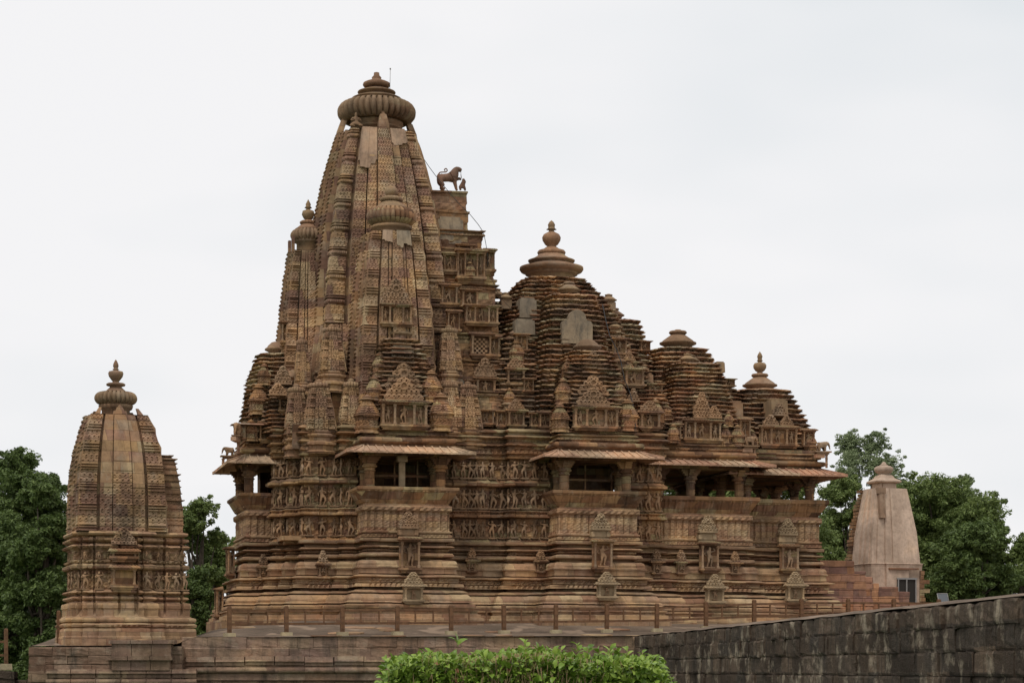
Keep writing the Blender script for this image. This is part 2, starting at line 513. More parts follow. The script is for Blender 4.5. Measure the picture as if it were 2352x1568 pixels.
WALL = [(.10, 3.42), (.05, 3.46), (.05, 3.50, 'd', .04, .16), (.02, 3.52), (-.04, 3.53)]
for z0, z1 in ((3.53, 4.45), (4.80, 5.80), (6.10, 7.0)):
    if z0 > 4: WALL += [(-.14, z0)]
    k = int((z1 - z0) / .075)
    for i in range(1, k): WALL += [(-.16, z0 + (z1 - z0) * i / k, 'c', .05, .8)]
    WALL += [(-.14, z1)]
    if z0 < 4: WALL += [(.08, 4.47), (.15, 4.50), (.15, 4.58), (.05, 4.62), (.05, 4.64, 'd', .05, .14), (.05, 4.70, 'd', .05, .14), (.12, 4.72), (.12, 4.76), (.0, 4.79)]
    elif z0 < 5: WALL += [(.08, 5.82), (.17, 5.86), (.17, 5.97, 'c', .02, 1.), (.06, 6.02), (.0, 6.06), (-.04, 6.09)]
WALL += [(.10, 7.03), (.12, 7.10), (.02, 7.12), (.02, 7.2, 'c', .06, 1.), (.14, 7.25), (.14, 7.28, 'd', .06, .2), (.14, 7.35, 'd', .06, .2), (.05, 7.38), (.05, 7.44, 'c', .08, 1.), (.05, 7.5, 'c', .08, 1.), (.05, 7.55),
         (.22, 7.57, 'd', .04, .3), (.24, 7.62), (.10, 7.70), (.06, 7.72), (.06, 7.78, 'd', .05, .15), (.06, 7.86), (.26, 7.90, 'd', .05, .26), (.30, 7.95), (.14, 8.02), (.08, 8.05), (.08, 8.14), (.22, 8.17), (.22, 8.22), (.02, 8.32)]
PATHS = [[(-5.0, -1.9), (-5.0, -2.9), (-4.5, -2.9), (-4.5, -3.6), (-4.0, -3.6), (-4.0, -4.5), (-2.4, -4.5), (-2.4, -4.9), (-1.72, -4.9)],
         [(1.90, -4.6), (4.9, -4.6), (4.9, -5.1), (6.7, -5.1)],
         [(10.2, -5.0), (11.88, -5.0), (11.88, -3.4)]]
walls = []
for i, p in enumerate(PATHS):
    mb = MB()
    sweep(mb, p, orow(WALL), seg=.05, centre=(0, 0), closed=False, jit=.015, seed=i + 3, gap=(1.04, .62, -.09, 3.55, 7.0))
    walls.append(mb.obj("carved_wall", M_wall, temple))
mb = MB()
BP = [(11.88, 3.4), (11.88, 5.0), (1.9, 5.0), (-1.72, 4.5), (-4, 4.5), (-4, 2.9), (-5, 2.9), (-5, 1.9)]  # solid wall added across the far balcony openings to keep daylight out
for p, q in zip(BP[:-1], BP[1:]):
    d = Vector((q[0] - p[0], q[1] - p[1], 0)).normalized(); n = Vector((-d.y, d.x, 0)) * .35
    mb.add([(p[0], p[1], 3.4), (q[0], q[1], 3.4), (q[0], q[1], 8.3), (p[0], p[1], 8.3), (p[0] + n.x, p[1] + n.y, 3.4), (q[0] + n.x, q[1] + n.y, 3.4), (q[0] + n.x, q[1] + n.y, 8.3), (p[0] + n.x, p[1] + n.y, 8.3)],
           [[[0, 1, 2, 3], [5, 4, 7, 6]]])
# inner sanctum cell, floor and ceiling: they keep the inside dark
mb.box(-3.2, 3.2, -2.8, 2.8, 3.4, 8.3)
for x in (4.4, 6.6, 9.7, 11.5):
    for y in (-2.6, 2.6):
        mb.box(x - .28, x + .28, y - .28, y + .28, 3.4, 7.1)
mb.box(6.75, 10.1, -3.3, -3.15, 3.5, 7.1)  # blank screen added behind the second balcony so its opening stays dark
mb.obj("inner_wall", M_wall, temple)
mb = MB()
mb.box(-4.9, 11.8, -4.4, 4.4, 3.41, 3.6)
mb.box(11.8, 16.1, -4.2, 4.2, 3.41, 4.3)
mb.box(16.1, 19.8, -3.3, 3.3, 3.41, 4.3)
mb.obj("inner_floor", M_base, temple)
mb = MB()
mb.box(-4.4, 11.85, -4.35, 4.35, 7.3, 8.35)
mb.box(-1.7, 1.9, -4.95, -4.3, 7.4, 8.35)
mb.box(6.7, 10.2, -5.05, -4.3, 7.4, 8.35)
mb.obj("ceiling", M_wall, temple)

# ------------------------------------------------------------------ carved figures
def skin_mesh(name, verts, edges, rad, sub=1):
    me = bpy.data.meshes.new(name + "_s"); me.from_pydata(verts, edges, [])
    ob = bpy.data.objects.new(name + "_s", me); C.objects.link(ob)
    sk = ob.modifiers.new("s", 'SKIN')
    for i, r in enumerate(rad):
        v = me.skin_vertices[0].data[i]
        v.radius = (r, r) if not hasattr(r, '__len__') else r
        v.use_root = (i == 0)
    if sub:
        su = ob.modifiers.new("u", 'SUBSURF'); su.levels = sub; su.render_levels = sub
    dg = bpy.context.evaluated_depsgraph_get()
    m2 = bpy.data.meshes.new_from_object(ob.evaluated_get(dg))
    V = np.array([v.co[:] for v in m2.vertices]); Fc = [list(p.vertices) for p in m2.polygons]
    bpy.data.objects.remove(ob)
    return V, Fc

def add_skin(mb, V, Fc):
    q = [f for f in Fc if len(f) == 4]; t = [f for f in Fc if len(f) == 3]
    mb.add(V, [np.array(q)] + ([np.array(t)] if t else []), True)

def figure_mesh(sway, arms, lean=0, seat=False):     # height 1, facing -y
    s = sway
    v = [(0 + s * .04, 0, .52)]; r = [.085]; e = []
    def chain(start, pts, rs):
        p = start
        for q, rr in zip(pts, rs):
            v.append(q); r.append(rr); e.append((p, len(v) - 1)); p = len(v) - 1
        return p
    ch = chain(0, [(-s * .02, 0, .62), (-s * .03, -.01, .72), (-s * .01, 0, .79)], [.055, .085, .045])
    chain(ch, [(s * .01, -.01, .85), (s * .015, -.005, .92), (s * .01, 0, .99)], [.05, .055, .03])
    if seat:
        chain(0, [(-.12, -.03, .45), (-.20, -.10, .38), (-.04, -.13, .36)], [.07, .05, .04])
        chain(0, [(.12, -.03, .45), (.20, -.10, .38), (.05, -.15, .40)], [.07, .05, .04])
    else:
        chain(0, [(-.06 + s * .05, 0, .44), (-.06 + s * .02, -.02, .24), (-.06, 0, .05), (-.08, -.05, .02)], [.062, .042, .028, .025])
        chain(0, [(.07 + s * .05, -.01, .44), (.09 + s * .06, -.05, .25), (.07, 0, .05), (.09, -.05, .02)], [.062, .042, .028, .025])
    for k, a in zip((-1, 1), arms):
        sh = 2
        if a == 'down': P = [(k * .11, 0, .74), (k * .15, 0, .60), (k * .13, -.03, .47)]
        elif a == 'up': P = [(k * .11, 0, .75), (k * .20, -.01, .78), (k * .14, -.02, .93)]
        elif a == 'bent': P = [(k * .11, 0, .74), (k * .17, -.01, .62), (k * .05, -.08, .66)]
        elif a == 'hip': P = [(k * .11, 0, .74), (k * .20, 0, .64), (k * .10, -.02, .54)]
        else: P = [(k * .11, 0, .74), (k * .18, -.03, .66), (k * .26, -.04, .74)]
        chain(sh, P, [.035, .027, .02])
    return skin_mesh("f", v, e, r, 1)

FIGS = []
for sw, ar, st in ((1, ('down', 'bent'), 0), (-1, ('up', 'hip'), 0), (.6, ('bent', 'up'), 0), (-.8, ('out', 'down'), 0), (1.2, ('hip', 'out'), 0), (0, ('bent', 'bent'), 1)):
    m = MB(); V, Fc = figure_mesh(sw, ar, 0, bool(st))
    if st: V = V - np.array([0, 0, .22]); V = V * 1.15
    add_skin(m, V, Fc)
    m.box(-.19, .19, -.09, .09, -.06, .0)
    m.box(-.14, .14, -.06, .09, -.10, -.06)
    FIGS.append(m)
# couples
m = MB()
for k, f in ((-1, 0), (1, 1)):
    n0 = MB(); V, Fc = figure_mesh(-k * 1.1, ('bent', 'up') if k < 0 else ('out', 'down'))
    V = V + np.array([k * .15, 0, 0]); add_skin(m, V, Fc)
m.box(-.34, .34, -.09, .09, -.06, 0); m.box(-.26, .26, -.06, .09, -.1, -.06)
FIGS.append(m)
FIG_ME = []
for m in FIGS:
    o = m.obj("carved_figure", M_fig); FIG_ME.append(o.data); bpy.data.objects.remove(o)

def fig(parent, x, y, z, h, rz=0, kind=None, name="carved_figure"):
    k = rnd.randrange(5) if kind is None else kind
    o = bpy.data.objects.new(name, FIG_ME[k]); C.objects.link(o)
    o.parent = parent
    sx = h * (1 if rnd.random() < .5 else -1) * 1.3
    o.location = (x, y, z); o.rotation_euler = (0, 0, rz); o.scale = (sx, h * 1.35, h)
    return o

for wi, p in enumerate(PATHS):
    for i in range(len(p) - 1):
        a, b = Vector(p[i]), Vector(p[i + 1])
        d = (b - a); L_ = d.length; d.normalize(); n = Vector((d.y, -d.x))
        if n.x > .5: continue
        cnt = max(1, int(L_ / .40))
        for zi, (z0, z1) in enumerate(((3.53, 4.45), (4.80, 5.80), (6.10, 7.0))):
            for j in range(cnt):
                c = a + d * (L_ * (j + .5) / cnt)
                k = None
                if wi == 1 and i == 0 and j == 3: k = 6
                fig(walls[wi], c.x + n.x * -.01, c.y + n.y * -.01, z0 + .10, (z1 - z0 - .13) * rnd.uniform(.9, 1.0), math.atan2(n.x, -n.y), k)

# ------------------------------------------------------------------ niches, pediments, spirelets (made once, then copied)
def pediment_mesh(w, h, d=.12, res=.03, steps=4):
    m = MB()
    nx, nz_ = int(w / res), int(h / res)
    x = np.linspace(-w / 2, w / 2, nx + 1); z = np.linspace(0, h, nz_ + 1)
    X, Z = np.meshgrid(x, z)
    t = Z / h
    lim = (1 - t) ** .85 * w / 2
    lim = lim + .05 * w * np.abs(np.sin(t * math.pi * steps)) + .02
    ins = np.abs(X) < lim
    c = max(.14, w / 8)
    f = jali(X + c / 2, Z * .95, c)
    big = np.hypot(X, (Z - h * .60) * 1.1)
    f = np.where(big < .07 * w, -1.0, f); f = np.where((big >= .07 * w) & (big < .12 * w), .5, f)
    Y = -(d + f * .05) * ins
    cell = ins[:-1, :-1] | ins[1:, :-1] | ins[:-1, 1:] | ins[1:, 1:]
    m.grid(X, Y, Z, keep=cell)
    return m

def small_pillar(m, x, y, z0, z1, r):
    h = z1 - z0
    pr = [(r * 1.5, z0), (r * 1.5, z0 + .08 * h), (r * 1.1, z0 + .1 * h)]
    for k in range(1, 4):
        q = z0 + h * (.1 + k * .2)
        pr += [(r, q - .06 * h), (r, q - .015 * h), (r * 1.25, q - .012 * h), (r * 1.25, q + .012 * h), (r, q + .015 * h)]
    pr += [(r, z0 + .86 * h), (r * 1.5, z0 + .9 * h), (r * 1.6, z1)]
    m.lathe(pr, 8, x, y, smooth=False)

def niche_proto(w, h, bays=1, depth=.32, ped=0.0, figs=True, lattice=False, base=.22, mat=None):
    """niche of outer width w, height h (floor of the base to the top of its eave), back at y=0"""
    m = MB()
    zb = base
    for k, (z0, z1, e) in enumerate(((0, .35, -.06), (.35, .55, .0), (.6, 1.0, .05))):
        m.box(-w / 2 - e, w / 2 + e, -depth - e, 0, zb * z0, zb * z1)
    m.box(-w / 2, w / 2, -.06, 0, zb * .9, h)
    m.box(-w / 2 - .02, w / 2 + .02, -depth, -.01, h - .2, h - .1)
    # eave: tilted slab with tile ribs
    e = .12
    m.add([(-w / 2 - e, -depth - e, h - .12), (w / 2 + e, -depth - e, h - .12), (w / 2 + e, 0, h - .12), (-w / 2 - e, 0, h - .12),
           (-w / 2 - e, -depth - e, h - .07), (w / 2 + e, -depth - e, h - .07), (w / 2 + .02, -.03, h + .03), (-w / 2 - .02, -.03, h + .03)],
          [[[0, 3, 2, 1], [4, 5, 6, 7], [0, 1, 5, 4], [1, 2, 6, 5], [2, 3, 7, 6], [3, 0, 4, 7]]])
    n = int(w / .13)
    for i in range(n + 1):
        x = -w / 2 + w * i / n
        m.add([(x - .02, -depth - e - .01, h - .13), (x + .02, -depth - e - .01, h - .13), (x + .02, -depth - e - .01, h - .045), (x - .02, -depth - e - .01, h - .045), (x + .02, -.1, h + .03), (x - .02, -.1, h + .03)],
              [[[0, 1, 2, 3], [3, 2, 4, 5]]])
    root = m.obj("niche", mat or M_wall)
    xs = [-w / 2 + .08, w / 2 - .08] if bays == 1 else [-w / 2 + .08, -w * .21, w * .21, w / 2 - .08]
    for x in xs:
        q = MB(); small_pillar(q, x, -depth + .07, zb, h - .19, .045 if w < 1.3 else .055)
        q.obj("pillar", mat or M_fig, root)
    hh = h - .2 - zb
    if lattice:
        q = MB()
        nx, nz_ = int((w - .3) / .1), int(hh / .1)
        for i in range(nx):
            for j in range(nz_):
                if (i + j) % 2 == 0:
                    x0 = -(w - .3) / 2 + i * .1; z0 = zb + j * .1
                    q.box(x0, x0 + .1, -.2, -.12, z0, z0 + .1)
        q.obj("lattice", M_fig, root)
    elif figs:
        if bays == 1:
            fig(root, 0, -.14, zb + .08, hh * .9, 0, rnd.choice((0, 1, 2, 5, 6)), "figure")
        else:
            fig(root, 0, -.14, zb + .08, hh * .92, 0, rnd.choice((0, 2, 5)), "figure")
            for k in (-1, 1): fig(root, k * w * .35, -.14, zb + .08, hh * .82, 0, None, "figure")
    if ped:
        q = pediment_mesh(w * .92, ped); q.T = None
        for V in q.V: V[:, 2] += h + .02; V[:, 1] -= depth * .35
        q.box(-w * .43, w * .43, -depth * .35, 0, h, h + ped * .45)
        q.obj("pediment", mat or M_fig, root)
    return root

NICHES = {}
def niche(key, u, vb, vt, b, rz=0, w=None, a=None, h0=None, ht=None):
    """copy of the prototype scaled to stand between picture rows vb..vt at depth b"""
    pr, W0, H0 = NICHES[key]
    if a is None: a = A(u, b)
    if h0 is None: h0, ht = H(vb, a, b), H(vt, a, b)
    s = (ht - h0) / H0
    r = dup(pr, temple)
    sw = s if w is None else w / W0
    place(r, a, -b, h0, sw, max(s, .8), s, rz)
    return r

def mk_niches():
    for key, args in (("small", dict(w=.8, h=1.2)), ("smallp", dict(w=.8, h=1.1, ped=.55)), ("triple", dict(w=2.0, h=1.25, bays=3)), ("lattice", dict(w=.95, h=1.2, lattice=True)),
                      ("baseup", dict(w=.85, h=1.5, depth=.36)), ("basetri", dict(w=.80, h=.95, depth=.34, ped=.55, mat=M_buff)), ("basesm", dict(w=.40, h=.62, depth=.16, ped=.40, base=.12)), ("empty", dict(w=.8, h=1.2, figs=False))):
        NICHES[key] = (niche_proto(**args), args['w'], args['h'])
mk_niches()

def kuta_proto(seed):
    m = MB()
    R = ratha(.5, ((.42, 1), (.74, .88)))
    rows = [(1, .0, 0), (1, .0, .08), (.92, 0, .10), (.88, 0, .16), (.95, 0, .19), (1.02, 0, .24), (1.02, 0, .30), (.88, 0, .34)]
    for i in range(7): rows.append((.87, 0, .36 + i * .055, 'c', .05, 1.6))
    rows += [(.92, 0, .70), (1.0, 0, .74)]
    z, s = .74, 1.10
    for i in range(6):
        rows += [(s, 0, z), (s + .02, 0, z + .035), (s - .10, 0, z + .075), (s - .13, 0, z + .10)]
        z += .112; s -= .09 + i * .012
    rows += [(s, 0, z), (s * .9, 0, z + .03)]
    sweep(m, R, rows, seg=.05, centre=(0, 0), jit=.008, jz=.012, seed=seed, blk=.3, back=.3)
    m.lathe([(.20, z), (.24, z + .05), (.31, z + .07), (.32, z + .10), (.22, z + .14), (.16, z + .16), (.21, z + .19), (.21, z + .22), (.10, z + .26), (.05, z + .30), (.0, z + .33)], 14)
    m2 = pediment_mesh(.5, .42, .08, .035, 3)
    for V in m2.V: V[:, 2] += .70; V[:, 1] -= .44
    for V, Fq in zip(m2.V, [0]): m.add(V, [m2.F[0]])
    return m, z + .33
KUT = []
for s_ in range(3):
    m, KH = kuta_proto(s_ * 5)
    o = m.obj("spirelet", M_wall); KUT.append(o)
MATS3 = [M_wall, M_roof, M_fig]
def kuta(u, vb, vt, b, wpx=None, rz=0):
    a, h0 = AH(u, vb, b); ht = H(vt, a, b)
    s = (ht - h0) / KH
    k = rnd.randrange(3)
    o = KUT[k].copy(); C.objects.link(o)
    w = s * 1.05 if wpx is None else wpx / (F / (D0 + ST * a - CT * b)) / 1.15
    return place(o, a, -b, h0, w, w, s, rz, temple)

# ------------------------------------------------------------------ curved spires
def spire_mesh(cx, cy, z0, z1, hb, ht, p, bands, res=.04, base_in=.16, seed=0, sides=(0, 1, 2, 3), bh=.95, cell=.25, plainz=None, slat=False, pall=False):
    m = MB()
    def hw(z):
        t = np.clip((z - z0) / (z1 - z0), 0, 1)
        return hb + (ht - hb) * t ** p
    for k in sides:
        c, s = [(1, 0), (0, 1), (-1, 0), (0, -1)][k]
        rs = res if k in (0, 3) else .25
        nz_ = int((z1 - z0) / rs)
        zz = np.linspace(z0, z1, nz_ + 1)
        for bi, bd in enumerate(bands):
            x0, x1, pr, kind = bd[:4]; fb = bd[4] if len(bd) > 4 else 1.0
            if k == 3 and slat and kind == 'j': kind = 's'
            for sg in ((1,) if x0 < 0 else (1, -1)):
                n = max(2, int((x1 - x0) * hb / rs))
                u = np.linspace(x0, x1, n + 1)
                uu = np.concatenate([[u[0]], u, [u[-1]]])
                U, Z = np.meshgrid(uu, zz)
                Hh = hw(Z)
                lat = U * Hh
                edge = np.zeros_like(U); edge[:, 0] = 1; edge[:, -1] = 1
                sl_ = (U - (x0 + x1) / 2) * hb * .85 + 3.3 * bi + 7 * k
                if kind == 'j':
                    rel = jali(sl_, Z, cell) * .030
                    # plain repaired stones
                    blk = h2(np.floor((Z + .1) / .42), bi + 10 * k, seed)
                elif kind == 's':
                    f = np.mod(Z / .19 + bi * .3, 1)
                    rel = np.where(f < .5, .032, -.028) + (vn(sl_ * 9, Z * 9) - .5) * .03
                elif kind == 'k':          # corner strip: ribbed disc, two slabs, carved block
                    f = np.mod((Z - z0) / bh, 1)
                    rel = np.where(f < .08, -.08, 0)
                    d = (f - .18) / .075
                    rel = np.where(np.abs(d) < 1, .075 * np.sqrt(np.clip(1 - d * d, 0, 1)) - .02 * (np.mod(sl_ / .09, 1) > .6), rel)
                    rel = np.where((f > .26) & (f < .31), -.09, rel)
                    rel = np.where((f > .31) & (f < .37), .07, rel)
                    rel = np.where((f > .37) & (f < .41), -.06, rel)
                    rel = np.where((f > .41) & (f < .46), .04, rel)
                    rel = np.where(f > .46, jali(sl_, Z, cell) * .03, rel)
                    # rounded like a turned post towards its outer side
                    q = (U - x0) / (x1 - x0)
                    rel = rel - .20 * np.clip(np.abs(q - .5) * 2 - .45, 0, 1) ** 2
                elif kind == 'l':          # corner strip of slabs
                    f = np.mod((Z - z0) / (bh * .8), 1)
                    rel = np.where((f < .08) | ((f > .14) & (f < .22)) | ((f > .28) & (f < .34)), .06, np.where(f < .34, -.04, jali(sl_, Z, cell) * .032))
                else:
                    rel = (vn(sl_ * 3, Z * 3) - .5) * .03
                if plainz and kind in 'j' and (bi > 0 or pall):
                    pz = plainz - .9 * h1(bi, k)
                    rel = np.where(Z > pz, .03, rel)
                    rel = np.where(np.abs(Z - pz) < .05, .0, rel)
                if k == 3 and kind in 'kl': rel = rel * .6
                rel = rel + .03 * (h2(np.floor(Z / .42), bi + 10 * k, seed) - .5)
                out = Hh * fb + pr + rel - edge * (base_in + pr + .02)
                X = lat * sg; Yv = -out
                if sg < 0: X, Yv, Zg = X[:, ::-1], Yv[:, ::-1], Z[:, ::-1]
                else: Zg = Z
                GX = cx + X * c - Yv * s; GY = cy + X * s + Yv * c
                m.grid(GX, GY, Zg)
                # top cap of this band
                m.add([(cx + x * c - y * s, cy + x * s + y * c, z1 + .02) for x, y in
                       ((sg * x0 * ht, -ht * .1), (sg * x1 * ht, -ht * .1), (sg * x1 * ht, -(ht * fb + pr)), (sg * x0 * ht, -(ht * fb + pr)))], [[[0, 1, 2, 3], [3, 2, 1, 0]]])
    # core
    zz = np.linspace(z0, z1, 24)
    hh = hw(zz) - base_in if len(bands[0]) < 5 else hw(zz) * .80
    X = np.stack([-hh, hh, hh, -hh], 1) + cx; Y = np.stack([-hh, -hh, hh, hh], 1) + cy
    b = m.n
    idx = m.grid(X, Y, np.repeat(zz[:, None], 4, 1), wrap=True)
    m.F.append((idx[-1] + b).reshape(1, -1)); m.sm.append(False)
    return m

def amalaka(R, t, n=40, z=0):
    pr = [(R * .62, z - t * .9)]
    for i in range(13):
        ph = -math.pi / 2 + math.pi * i / 12
        pr.append((R - t + t * math.cos(ph) * 1.0, z + t * math.sin(ph)))
    pr += [(R * .35, z + t)]
    m = MB()
    m.lathe(pr, n * 8, ribs=n, amp=.17 * R, band=(z - t * .93, z + t * .93), smooth=True)
    return m

BM = [(-.165, .165, .14, 'j', 1.05), (.19, .35, .06, 'j', 1.01), (.375, .575, .02, 'j', .97), (.625, .87, .03, 'k', .87)]
# the main spire
m = spire_mesh(0, 0, 8.35, 21.85, 3.2, 1.60, 2.7, BM, res=.034, bh=1.08, plainz=21.3, slat=True, base_in=.30, cell=.17)
for k in range(4):              # four tongues that rise past the shoulder, front one longest
    c, s = [(1, 0), (0, 1), (-1, 0), (0, -1)][k]
    for x, hgt, w in ((0, .80, .25),):
        q = [(-w, -1.84), (w, -1.84), (w, -1.58), (-w, -1.58)]
        V = []
        for zf, f, yy in ((21.6, 1, 0), (22.0, .95, .05), (21.85 + hgt * .80, .55, .22), (21.85 + hgt * .82, .3, .24), (21.85 + hgt, .2, .30)):
            for (a_, b_) in q:
                V.append((x + a_ * f, b_ + yy, zf))
        V = [(x * c - y * s, x * s + y * c, z) for x, y, z in V]
        Fs = [[i * 4 + j, i * 4 + (j + 1) % 4, i * 4 + 4 + (j + 1) % 4, i * 4 + 4 + j] for i in range(4) for j in range(4)] + [[16, 17, 18, 19]]
        m.add(V, [Fs])
spire = m.obj("main_spire", M_spire, temple)
def patch(parent, cx, cy, z0, z1, hb, ht, p, x0, x1, za, zb_, out, mat, seed):
    """sheet of repair plaster that follows the curve of a spire's front face, with a ragged lower edge"""
    zz = np.linspace(za, zb_, 26); uu = np.linspace(x0, x1, 16)
    U, Z = np.meshgrid(uu, zz)
    Z = Z + (zb_ - Z) / (zb_ - za) * .30 * (vn(np.floor(U * 9), U * 0 + seed) - .5) * (zb_ - za)
    t = np.clip((Z - z0) / (z1 - z0), 0, 1); h = hb + (ht - hb) * t ** p
    Yv = -(h + out + .02 * (np.abs(np.mod(U * 5.2, 1) - .5) > .42))
    m = MB()
    X_ = np.concatenate([U[:1] * h[:1], U * h, U[-1:] * h[-1:]]); Y_ = np.concatenate([Yv[:1] + .2, Yv, Yv[-1:] + .2]); Z_ = np.concatenate([Z[:1], Z, Z[-1:]])
    X_ = np.concatenate([X_[:, :1], X_, X_[:, -1:]], 1); Z_ = np.concatenate([Z_[:, :1], Z_, Z_[:, -1:]], 1)
    Y_ = np.concatenate([Y_[:, :1] + .2, Y_, Y_[:, -1:] + .2], 1)
    m.grid(cx + X_, cy + Y_, Z_)
    return m.obj("plaster_patch", mat, parent)
patch(spire, 0, 0, 8.35, 21.85, 3.2, 1.60, 2.7, -.585, -.18, 20.1, 21.86, .12, M_pale, 3)
patch(spire, 0, 0, 8.35, 21.85, 3.2, 1.60, 2.7, .18, .585, 21.15, 21.86, .12, M_pale, 5)
m = MB()
m.lathe([(1.05, 21.6), (1.05, 22.0), (1.0, 22.05), (1.0, 22.12), (1.14, 22.16), (1.16, 22.22), (1.05, 22.26), (1.2, 22.34), (1.2, 22.5)], 48)
m.obj("neck", M_smooth, spire)
m = amalaka(1.77, .45, 36, 22.93); m.obj("ribbed_disc", M_smooth, spire)
m = MB()
m.lathe([(.95, 23.40), (1.0, 23.46), (1.10, 23.52), (1.12, 23.56), (1.04, 23.60), (.80, 23.66), (.66, 23.70), (.64, 23.76), (.80, 23.80), (.86, 23.84), (.84, 23.88), (.60, 23.96), (.46, 24.0), (.42, 24.06), (.3, 24.08)], 40)
m.lathe([(.4, 24.06), (.55, 24.08), (.62, 24.17), (.60, 24.27), (.45, 24.34), (.28, 24.4), (.2, 24.46), (.22, 24.52), (.13, 24.62), (.12, 24.74), (0.0, 24.78)], 144, ribs=24, amp=.03, band=(24.1, 24.3))
m.obj("finial", M_smooth, spire)
m = MB(); m.tube([(.55, -.3, 23.9), (.57, -.3, 24.85)], .012, 6); m.lathe([(0, 24.83), (.035, 24.85), (.035, 24.9), (0, 24.92)], 8, .57, -.3); m.obj("lightning_rod", M_metal, temple)
fig(spire, -1.15, -1.2, 21.8, .9, 0, 5, "kneeling_figure")

def bell_top(m, cx, cy, z, r, pot=True, n=32):     # disc, bell, small ribbed disc (and pot): r = disc radius
    m.lathe([(r * .72, z - .25 * r), (r * .78, z - .1 * r), (r, z), (r * 1.0, z + .07 * r), (r * .86, z + .12 * r), (r * .84, z + .17 * r), (r * .55, z + .38 * r), (r * .38, z + .50 * r), (r * .34, z + .54 * r)], n, cx, cy)
    m.lathe([(r * .3, z + .52 * r), (r * .44, z + .54 * r), (r * .50, z + .62 * r), (r * .44, z + .70 * r), (r * .2, z + .74 * r), (r * .16, z + .78 * r)], n * 3, cx, cy, ribs=n // 2 + 8, amp=r * .03, band=(z + .55 * r, z + .69 * r))
    if pot:
        z2 = z + .76 * r
        m.lathe([(r * .14, z2), (r * .12, z2 + .05 * r), (r * .26, z2 + .18 * r), (r * .34, z2 + .34 * r), (r * .33, z2 + .42 * r), (r * .22, z2 + .52 * r), (r * .10, z2 + .55 * r), (r * .09, z2 + .60 * r), (r * .16, z2 + .63 * r), (r * .12, z2 + .68 * r), (r * .10, z2 + .7 * r),
                 (r * .12, z2 + .76 * r), (r * .08, z2 + .86 * r), (0, z2 + .96 * r)], n, cx, cy)

def small_finial(m, cx, cy, z, r):                 # on an amalaka of radius r: cone, small ribbed disc, ball
    m.lathe([(r * .72, z), (r * .74, z + .06 * r), (r * .66, z + .1 * r), (r * .42, z + .3 * r), (r * .34, z + .34 * r)], 24, cx, cy)
    m.lathe([(r * .3, z + .32 * r), (r * .46, z + .36 * r), (r * .48, z + .46 * r), (r * .36, z + .54 * r), (r * .16, z + .56 * r), (r * .14, z + .6 * r)], 96, cx, cy, ribs=16, amp=r * .04)

BS = [(-.16, .16, .10, 'j', 1.04), (.19, .27, .02, 'j', .99), (.30, .50, .04, 'j', .97), (.56, .89, .04, 'l', .89)]
# south sub-spire against the front of the main one
m = spire_mesh(0, -3.55, 8.35, 16.7, 1.78, 1.14, 2.4, BS, res=.038, bh=1.0, plainz=16.3, seed=2, slat=True, base_in=.26, cell=.18)
s2 = m.obj("front_spire", M_spire, temple)
patch(s2, 0, -3.55, 8.35, 16.7, 1.78, 1.14, 2.4, -.52, -.05, 16.25, 16.72, .12, M_pale, 7)
patch(s2, 0, -3.55, 8.35, 16.7, 1.78, 1.14, 2.4, -.02, .5, 16.05, 16.72, .16, M_patch, 9)
m = MB(); m.lathe([(.74, 16.6), (.74, 16.95), (.88, 17.0), (.9, 17.1), (.8, 17.15), (.8, 17.3)], 40, 0, -3.55); m.obj("neck", M_smooth, s2)
m = amalaka(1.09, .36, 28, 17.52)
for V in m.V: V[:, 1] -= 3.55
m.obj("ribbed_disc", M_wall, s2)
m = MB(); small_finial(m, 0, -3.55, 17.84, 1.05)
m.lathe([(.1, 18.42), (.22, 18.46), (.29, 18.6), (.27, 18.75), (.15, 18.86), (0, 18.9)], 20, 0, -3.55); m.obj("finial", M_smooth, s2)
# west sub-spire
m = spire_mesh(-2.9, 0, 8.35, 16.45, 1.42, .80, 2.0, BS, res=.04, bh=.9, plainz=16.2, seed=4, slat=True, base_in=.24, cell=.18)
for k in (-.55, .55):
    m.box(-3.72, -3.6, k - .12, k + .12, 16.3, 17.1)
s3 = m.obj("west_spire", M_spire, temple); s3.location.x = -.20
m = MB(); m.lathe([(.52, 16.4), (.52, 16.9), (.64, 16.95), (.6, 17.1)], 32, -2.9, 0); m.obj("neck", M_smooth, s3)
m = amalaka(.80, .27, 24, 17.25)
for V in m.V: V[:, 0] -= 2.9
m.obj("ribbed_disc", M_smooth, s3)
m = MB(); small_finial(m, -2.9, 0, 17.5, .8)
m.lathe([(.1, 17.95), (.2, 18.02), (.29, 18.2), (.25, 18.36), (.1, 18.42), (.09, 18.47), (.17, 18.5), (.1, 18.58), (.12, 18.66), (0, 18.9)], 20, -2.9, 0); m.obj("finial", M_smooth, s3)
# the narrow strip of spire seen left of the main one
m = spire_mesh(-1.9, -2.0, 8.35, 12.9, 1.45, 1.0, 1.6, BS, res=.045, bh=.9, seed=5); m.obj("corner_spire", M_spire, temple)

